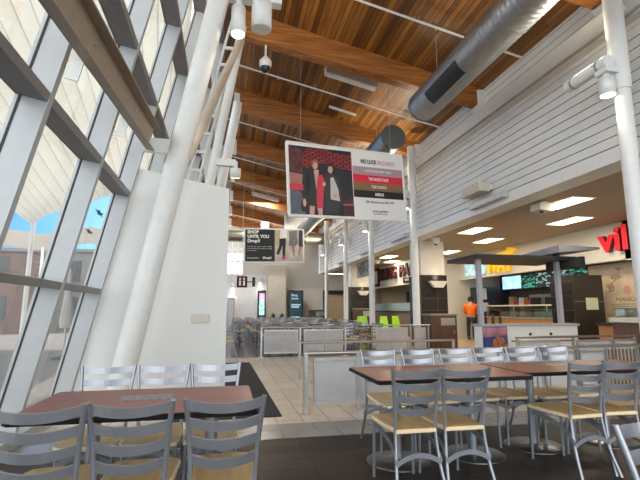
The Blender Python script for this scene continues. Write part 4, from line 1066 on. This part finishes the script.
lab_c = 'grey ladder-back chair among the crowded rows behind the far railing'
lab_t = 'table among the crowded rows behind the far railing'
for x, y in spots:
    if ft is None: ft = far_table(x, y); o = ft
    else: o = ft.copy(); COL.objects.link(o)
    o.location = (x, y, 0); tag(o, lab_t, 'table', gft)
    for dx in (-.34, .3):
        for s in (-1, 1):
            if fproto is None: fproto = big.build('dining_chair', [SEATW, SEATW2, CHROME]); o = fproto
            else: o = fproto.copy(); COL.objects.link(o)
            o.location = (x + dx + random.uniform(-.05, .05), y + s * random.uniform(.50, .60), 0); o.rotation_euler = (0, 0, (0 if s < 0 else math.pi) + random.uniform(-.15, .15)); tag(o, lab_c, 'chair', gfc)
def far_chair(x, y, rz, label, group=None):
    o = fproto.copy(); COL.objects.link(o); o.location = (x, y, 0); o.rotation_euler = (0, 0, rz); tag(o, label, 'chair', group)
    if not group and 'group' in o: del o['group']
far_chair(3.62, 12.85, R(178), 'grey chair seen whole between the two far railings, facing the camera')
far_chair(3.05, 12.95, R(175), 'grey chair just left of the one between the far railings')
for i, y in enumerate((12.6, 14.2, 16.5, 19.)):
    far_chair(.02, y, R(90), ['lone grey chair just past the white wall edge, nearest of that line', 'second grey chair past the white wall edge', 'third grey chair past the white wall edge', 'fourth grey chair past the white wall edge'][i], 'chairs past the white wall edge')
# lime green chairs
GL = 'lime green chairs'
def lime_mb():
    m = MB(); pts = []
    prof_ = smooth_path([(.22, .44), (.0, .42), (-.2, .45), (-.26, .62), (-.32, .95)], 4)
    vs = []; n = len(prof_)
    for q in prof_:
        for s in (-1, 1):
            for d in (0, .02): vs.append((s * (.2 - (.03 if q.y > .8 else 0)), q.x, q.y + d))
    return vs, n
def lime_chair(label, x, y, rz):
    t = thing('lime_chair', label, 'chair', (x, y, 0), rz, GL)
    prof_ = [Vector((0, a, b)) for a, b in ((.22, .45), (.05, .43), (-.15, .44), (-.22, .55), (-.27, .75), (-.31, .98))]
    pts = smooth_path(prof_, 4)
    m = MB(); vs = []
    for i, p in enumerate(pts):
        tg = (pts[min(i + 1, len(pts) - 1)] - pts[max(0, i - 1)]).normalized(); nn = Vector((1, 0, 0)).cross(tg)
        wd = .2 - .04 * max(0, (p.z - .7) / .3)
        for a, b in ((-1, -1), (1, -1), (1, 1), (-1, 1)): vs.append(p + Vector((a * wd, 0, 0)) + nn * b * .009)
    L_ = len(pts); fs = [(3, 2, 1, 0), tuple((L_ - 1) * 4 + k for k in range(4))]
    for i in range(L_ - 1):
        for k in range(4): fs.append((i * 4 + k, i * 4 + (k + 1) % 4, i * 4 + 4 + (k + 1) % 4, i * 4 + 4 + k))
    m.add(vs, fs); m.build('shell', LIME, t)
    for sx in (-1, 1):
        for sy in (-1, 1):
            m = MB(); m.tube([(sx * .2, sy * .2, 0), (sx * .13, sy * .14, .43)], .014, 8); m.build('leg', CHROME, t)
for lab, x, y, rz in (('lime green chair standing in the gap left of the post before the noodle counter', 6.05, 19.7, R(150)), ('lime green chair directly against the post before the noodle counter', 6.72, 19.9, R(-120)),
                      ('lime green chair behind the panelled railing, right of that post', 7.3, 19.8, R(170)), ('lime green chair behind the panelled railing, farther from that post', 7.95, 19.7, R(190)),
                      ('left lime green chair by the small waste cabinet at the end of the hall', 5.2, 26.0, R(60)), ('right lime green chair by the small waste cabinet at the end of the hall', 5.95, 26.6, R(-120))):
    lime_chair(lab, x, y, rz)
for i, (x, y) in enumerate(((6.4, 20.6),)):
    t = thing('cafe_table', 'small pale round table behind the two left lime green chairs', 'table', (x, y + .1, 0))
    m = MB(); m.lathe([(.33, .0), (.33, .03)], (0, 0, .72), 24); m.build('tabletop', PAPER, t)
    m = MB(); m.tube([(0, 0, .02), (0, 0, .72)], .03, 10); m.build('pole', CHROME, t)
    m = MB(); m.lathe([(.22, 0), (.22, .012), (.04, .03)], (0, 0, 0), 20); m.build('base_plate', BASE, t)
# planters by the end wall
for i, x in enumerate((3.2, 3.75)):
    t = thing('potted_plant', ['left small potted plant in front of the beige pier', 'right small potted plant in front of the beige pier'][i], 'plant', (x - .3, 27.6, 0), 0, 'potted plants by the end wall')
    m = MB(); m.lathe([(.16, 0), (.22, .8), (.2, .8)], (0, 0, 0), 16); m.build('pot', DARK, t)
    m = MB(); random.seed(i)
    for k in range(60):
        a = random.uniform(0, 6.28); e = random.uniform(.3, 1.4); l = random.uniform(.18, .36)
        p0 = Vector((0, 0, .78)); d = Vector((math.cos(a) * math.cos(e), math.sin(a) * math.cos(e), math.sin(e))); s = d.cross(Vector((0, 0, 1))).normalized() * .03
        m.add([p0, p0 + d * l * .5 + s, p0 + d * l, p0 + d * l * .5 - s], [(0, 1, 2, 3)])
    m.build('foliage', M('plant_green', (.10, .13, .07), .6), t)

# ------------------------------------------------------------------ person in orange
def skinned(name, pts, edges, radii, mat, parent, sub=2):
    me = bpy.data.meshes.new(name); me.from_pydata(pts, edges, []); me.materials.append(mat)
    o = bpy.data.objects.new(name, me); COL.objects.link(o); o.parent = parent
    sk = o.modifiers.new('skin', 'SKIN'); sk.use_smooth_shade = True
    for i, rr in enumerate(radii):
        q = me.skin_vertices[0].data[i]; q.radius = rr if isinstance(rr, tuple) else (rr, rr); q.use_root = (i == 0)
    ss = o.modifiers.new('sub', 'SUBSURF'); ss.levels = sub; ss.render_levels = sub
    return o
pr = thing('person', 'person in an orange hooded top and black trousers standing at the sandwich counter', 'person', (10.58, 17.8, 0), R(-34))
pr.scale = (1.08, 1.08, 1.03)
# faces local +Y; counter lies ahead
body = [(0, 0, .95), (0, 0, 1.2), (0, .01, 1.42), (0, .02, 1.52), (0, .035, 1.60), (0, .05, 1.70), (0, .03, 1.765),
        (.2, 0, 1.42), (.26, .06, 1.15), (.2, .28, 1.08), (.17, .38, 1.10), (-.2, 0, 1.42), (-.26, .06, 1.15), (-.2, .28, 1.08), (-.17, .38, 1.10),
        (.1, 0, .9), (.11, .02, .5), (.11, -.02, .09), (.115, .14, .04), (-.1, 0, .9), (-.13, .06, .5), (-.14, .02, .09), (-.145, .18, .04)]
edges = [(0, 1), (1, 2), (2, 3), (3, 4), (4, 5), (5, 6), (2, 7), (7, 8), (8, 9), (9, 10), (2, 11), (11, 12), (12, 13), (13, 14), (0, 15), (15, 16), (16, 17), (17, 18), (0, 19), (19, 20), (20, 21), (21, 22)]
rad = [(.15, .11), (.14, .10), (.14, .09), .055, .075, .095, .06, .06, .042, .034, .03, .06, .042, .034, .03, .085, .055, .04, .035, .085, .055, .04, .035]
skinned('body', body, edges, rad, SKIN, pr)
hp = [(0, 0, .90), (0, 0, 1.2), (0, .0, 1.42), (0, .01, 1.50), (.21, 0, 1.42), (.27, .06, 1.15), (.21, .27, 1.08), (-.21, 0, 1.42), (-.27, .06, 1.15), (-.21, .27, 1.08), (0, -.05, 1.52)]
skinned('hooded_top', hp, [(0, 1), (1, 2), (2, 3), (2, 4), (4, 5), (5, 6), (2, 7), (7, 8), (8, 9), (3, 10)], [(.19, .15), (.185, .14), (.18, .12), .09, .08, .065, .05, .08, .065, .05, .09], ORANGE, pr)
tp = [(0, 0, .93), (.1, 0, .86), (.112, .02, .5), (.112, -.02, .08), (-.1, 0, .86), (-.132, .06, .5), (-.142, .02, .08)]
skinned('trousers', tp, [(0, 1), (1, 2), (2, 3), (0, 4), (4, 5), (5, 6)], [(.16, .12), .105, .078, .07, .105, .078, .07], BLACK, pr)
m = MB(); m.lathe([(.03, 1.80), (.085, 1.785), (.108, 1.73), (.112, 1.67), (.10, 1.60)][::-1], (0, .015, 0), 16); m.build('hair', M('dark_hair', (.012, .010, .010), .6), pr)
for s in (-1, 1):
    m = MB(); m.bevbox((s * .13 - .055, -.09 if s > 0 else -.05, 0), (s * .13 + .055, .19 if s > 0 else .23, .085), .03); m.build('shoe', DARK, pr)
    for k in range(5):
        hx = s * .17; off = (k - 2) * .014
        a = (hx + off, .40, 1.10) if k != (0 if s > 0 else 4) else (hx + off, .37, 1.10)
        m = MB(); m.tube([a, (a[0], a[1] + .045, 1.095), (a[0], a[1] + .07 - abs(k - 2) * .006, 1.075)], [.009, .008, .006], 6); m.build('finger', SKIN, pr)
m = MB(); m.lathe([(.012, 0), (.018, .02), (.008, .045)], (0, .145, 1.655), 8); m.build('nose', SKIN, pr)

# ------------------------------------------------------------------ outside: canopy, buildings, ground
g = MB(); g.box((-60, -30, -.35), (-2.3, 90, -.15)); struct(g.build('ground', M('paving_grey', (.16, .14, .13), .8, var=.1, scale=1)))
t = thing('fabric_canopy', 'huge off-white tent canopy with scalloped edge and seams outside the slanted glass', 'canopy', (-8, 20, 0))
mc, nt, out = new_mat('canopy_fabric')
uvn = N(nt, 'ShaderNodeUVMap'); sp = N(nt, 'ShaderNodeSeparateXYZ'); nt.links.new(uvn.outputs[0], sp.inputs[0])
mu = N(nt, 'ShaderNodeMath', operation='MULTIPLY'); mu.inputs[1].default_value = 38; nt.links.new(sp.outputs[0], mu.inputs[0])
fr = N(nt, 'ShaderNodeMath', operation='FRACT'); nt.links.new(mu.outputs[0], fr.inputs[0])
col = ramp(nt, fr.outputs[0], [(0, (.42, .40, .36)), (.035, (.42, .40, .36)), (.05, (.86, .83, .76)), (1., (.82, .79, .72))])
d1 = N(nt, 'ShaderNodeBsdfDiffuse'); d2 = N(nt, 'ShaderNodeBsdfTranslucent'); ad = N(nt, 'ShaderNodeMixShader'); ad.inputs[0].default_value = .5
nt.links.new(col, d1.inputs[0]); nt.links.new(col, d2.inputs[0]); nt.links.new(d1.outputs[0], ad.inputs[1]); nt.links.new(d2.outputs[0], ad.inputs[2]); nt.links.new(ad.outputs[0], out.inputs[0])
edge = [(-19.5, 4.2), (-17.6, 6.0), (-15.6, 6.6), (-13.6, 6.1), (-11.6, 4.5), (-10.3, 5.35), (-9.3, 5.55), (-8.55, 5.2), (-7.95, 4.82), (-7.5, 5.15), (-6.9, 5.4), (-6.0, 5.75), (-5.3, 6.05), (-4.6, 6.25), (-3.9, 6.2), (-3.2, 5.9), (-2.6, 5.6)]
ed = smooth_path([(x, 20, z) for x, z in edge], 3)
NV = 14; vs = []; uvs = []
for i, p in enumerate(ed):
    s_ = i / (len(ed) - 1)
    topp = Vector((-22 + 23.5 * s_, -6, 15.5))
    for j in range(NV + 1):
        q = j / NV; pp = p.lerp(topp, q); pp.z -= 2.2 * math.sin(math.pi * q) * .5
        vs.append(pp - Vector((-8, 20, 0))); uvs.append((s_, q))
fs = [(i * (NV + 1) + j, (i + 1) * (NV + 1) + j, (i + 1) * (NV + 1) + j + 1, i * (NV + 1) + j + 1) for i in range(len(ed) - 1) for j in range(NV)]
m = MB(); m.add(vs, fs, 0, True); o = m.build('fabric', mc, t)
uvl = o.data.uv_layers.new(name='UVMap')
for lp in o.data.loops: uvl.data[lp.index].uv = uvs[lp.vertex_index]
so = o.modifiers.new('solid', 'SOLIDIFY'); so.thickness = .02
m = MB(); m.tube([(.05, .1, -.3), (.05, .1, 4.85)], .09, 10); m.build('mast', WHITE, t)
m = MB(); m.tube([(-3.6, .1, -.3), (-3.6, .1, 4.55)], .12, 10); m.build('mast', WHITE, t)
m = MB(); m.tube([(-14.9 + .6, -26, -.3), (-14.0, -26, 15.3)], .2, 10); m.build('mast', WHITE, t)
BR = M_plank('outdoor_brick', 'xzy', (.17, .08, .06), (.13, .065, .05), (.19, .15, .13), .5, .16, .012, .8, (4, 4, 4), .15)
BG = M('outdoor_render_grey', (.20, .185, .175), .8); SAND = M('outdoor_sand', (.42, .37, .31), .8)
def building(label, x0, x1, y0, y1, h, mt_, win_rows=2):
    t = thing('building', label, 'building', (x0, y0, -.2), 0, 'buildings outside the glass')
    MB().box((0, 0, 0), (x1 - x0, y1 - y0, h)).build('wall', mt_, t)
    MB().box((-.1, -.15, h), (x1 - x0 + .1, y1 - y0, h + .2)).build('parapet', BG, t)
    k = 0
    for r_ in range(win_rows):
        x = .8
        while x + 1.0 < x1 - x0:
            MB().box((x, -.05, .9 + r_ * 2.4), (x + .9, .02, 2.3 + r_ * 2.4)).build('window', DARK, t); x += 1.9
building('brown brick building left behind the canopy mast', -26, -11.5, 30, 40, 5.0, BR)
building('grey building behind the canopy tip', -11.2, -7.8, 32, 40, 5.3, BG)
building('low brick building right of the canopy mast, with a sandy roof edge', -7.4, -3.4, 27, 38, 3.0, BR, 1)
t = thing('shade_canopy', 'second lower beige canopy farther off, under the big white one', 'canopy', (-9, 26, 0))
m = MB(); pts = [(-8, 6.1), (-4.4, 5.5), (-2.3, 5.2), (-.7, 5.0), (.5, 5.35), (1.6, 5.5), (3.4, 5.1), (5.6, 4.9)]
m.prism(pts + [(x, z + .9 if 0 < i < 7 else z + .3) for i, (x, z) in reversed(list(enumerate(pts)))], 'y', 0, .1); m.v = [(v[0], v[1], v[2] - .6) for v in m.v]
m.build('fabric', SAND, t)
m = MB(); m.tube([(-.7, .05, -.2), (-.7, .05, 4.6)], .08, 8); m.build('mast', WHITE, t)
for k, (x, y) in enumerate(((-6.8, 12.0), (-4.6, 14.5), (-8.5, 15.5))):
    t = thing('patio_umbrella', ['closed pale patio umbrella outside, leftmost behind the lower glass', 'closed pale patio umbrella outside, right one near the brick building', 'closed pale patio umbrella outside, farthest of three'][k], 'umbrella', (x, y, -.15), 0, 'closed umbrellas outside')
    m = MB(); m.tube([(0, 0, 0), (0, 0, 2.6)], .03, 8); m.build('pole', STEEL, t)
    m = MB(); m.lathe([(.16, .9), (.19, 1.1), (.10, 2.0), (.03, 2.65)], (0, 0, 0), 10); m.build('folded_cloth', M('umbrella_cloth', (.42, .40, .38), .8), t)
    m = MB(); m.lathe([(.3, 0), (.3, .06), (.05, .1)], (0, 0, 0), 14); m.build('foot', DARK, t)

# ------------------------------------------------------------------ light
wd = bpy.data.worlds.new('World'); S.world = wd; wd.use_nodes = True; nt = wd.node_tree; nt.nodes.clear()
out = nt.nodes.new('ShaderNodeOutputWorld'); bg = nt.nodes.new('ShaderNodeBackground')
tc = N(nt, 'ShaderNodeTexCoord'); sx = N(nt, 'ShaderNodeSeparateXYZ'); nt.links.new(tc.outputs['Generated'], sx.inputs[0])
# a gap of blue sky ahead to the left, bright thin cloud everywhere else
dp = N(nt, 'ShaderNodeVectorMath', operation='DOT_PRODUCT'); dp.inputs[1].default_value = (-.75, .62, .2); nt.links.new(tc.outputs['Generated'], dp.inputs[0])
no = N(nt, 'ShaderNodeTexNoise'); no.inputs['Scale'].default_value = 2.5; no.inputs['Detail'].default_value = 4; nt.links.new(tc.outputs['Generated'], no.inputs['Vector'])
m2 = N(nt, 'ShaderNodeMath', operation='MULTIPLY_ADD'); m2.inputs[1].default_value = .1; nt.links.new(no.outputs['Fac'], m2.inputs[0]); nt.links.new(dp.outputs['Value'], m2.inputs[2])
colr = ramp(nt, m2.outputs[0], [(.0, (.92, .97, 1.)), (.78, (.92, .97, 1.)), (.85, (.16, .36, .70)), (.95, (.05, .20, .52))])
nt.links.new(colr, bg.inputs[0]); bg.inputs[1].default_value = 1.9
nt.links.new(bg.outputs[0], out.inputs[0])
sun = bpy.data.lights.new('Sun', 'SUN'); sun.energy = 2.6; sun.angle = R(1); sun.color = (1, .96, .88)
so = bpy.data.objects.new('Sun', sun); COL.objects.link(so)
so.rotation_euler = Vector((-.25, -.30, -.92)).to_track_quat('-Z', 'Y').to_euler()

S.view_settings.view_transform = 'Standard'; S.view_settings.look = 'None'; S.view_settings.gamma = 1; S.view_settings.use_curve_mapping = False
S.view_settings.exposure = 1.0
S.cycles.max_bounces = 10; S.cycles.diffuse_bounces = 6; S.cycles.transparent_max_bounces = 24
S.cycles.use_denoising = True
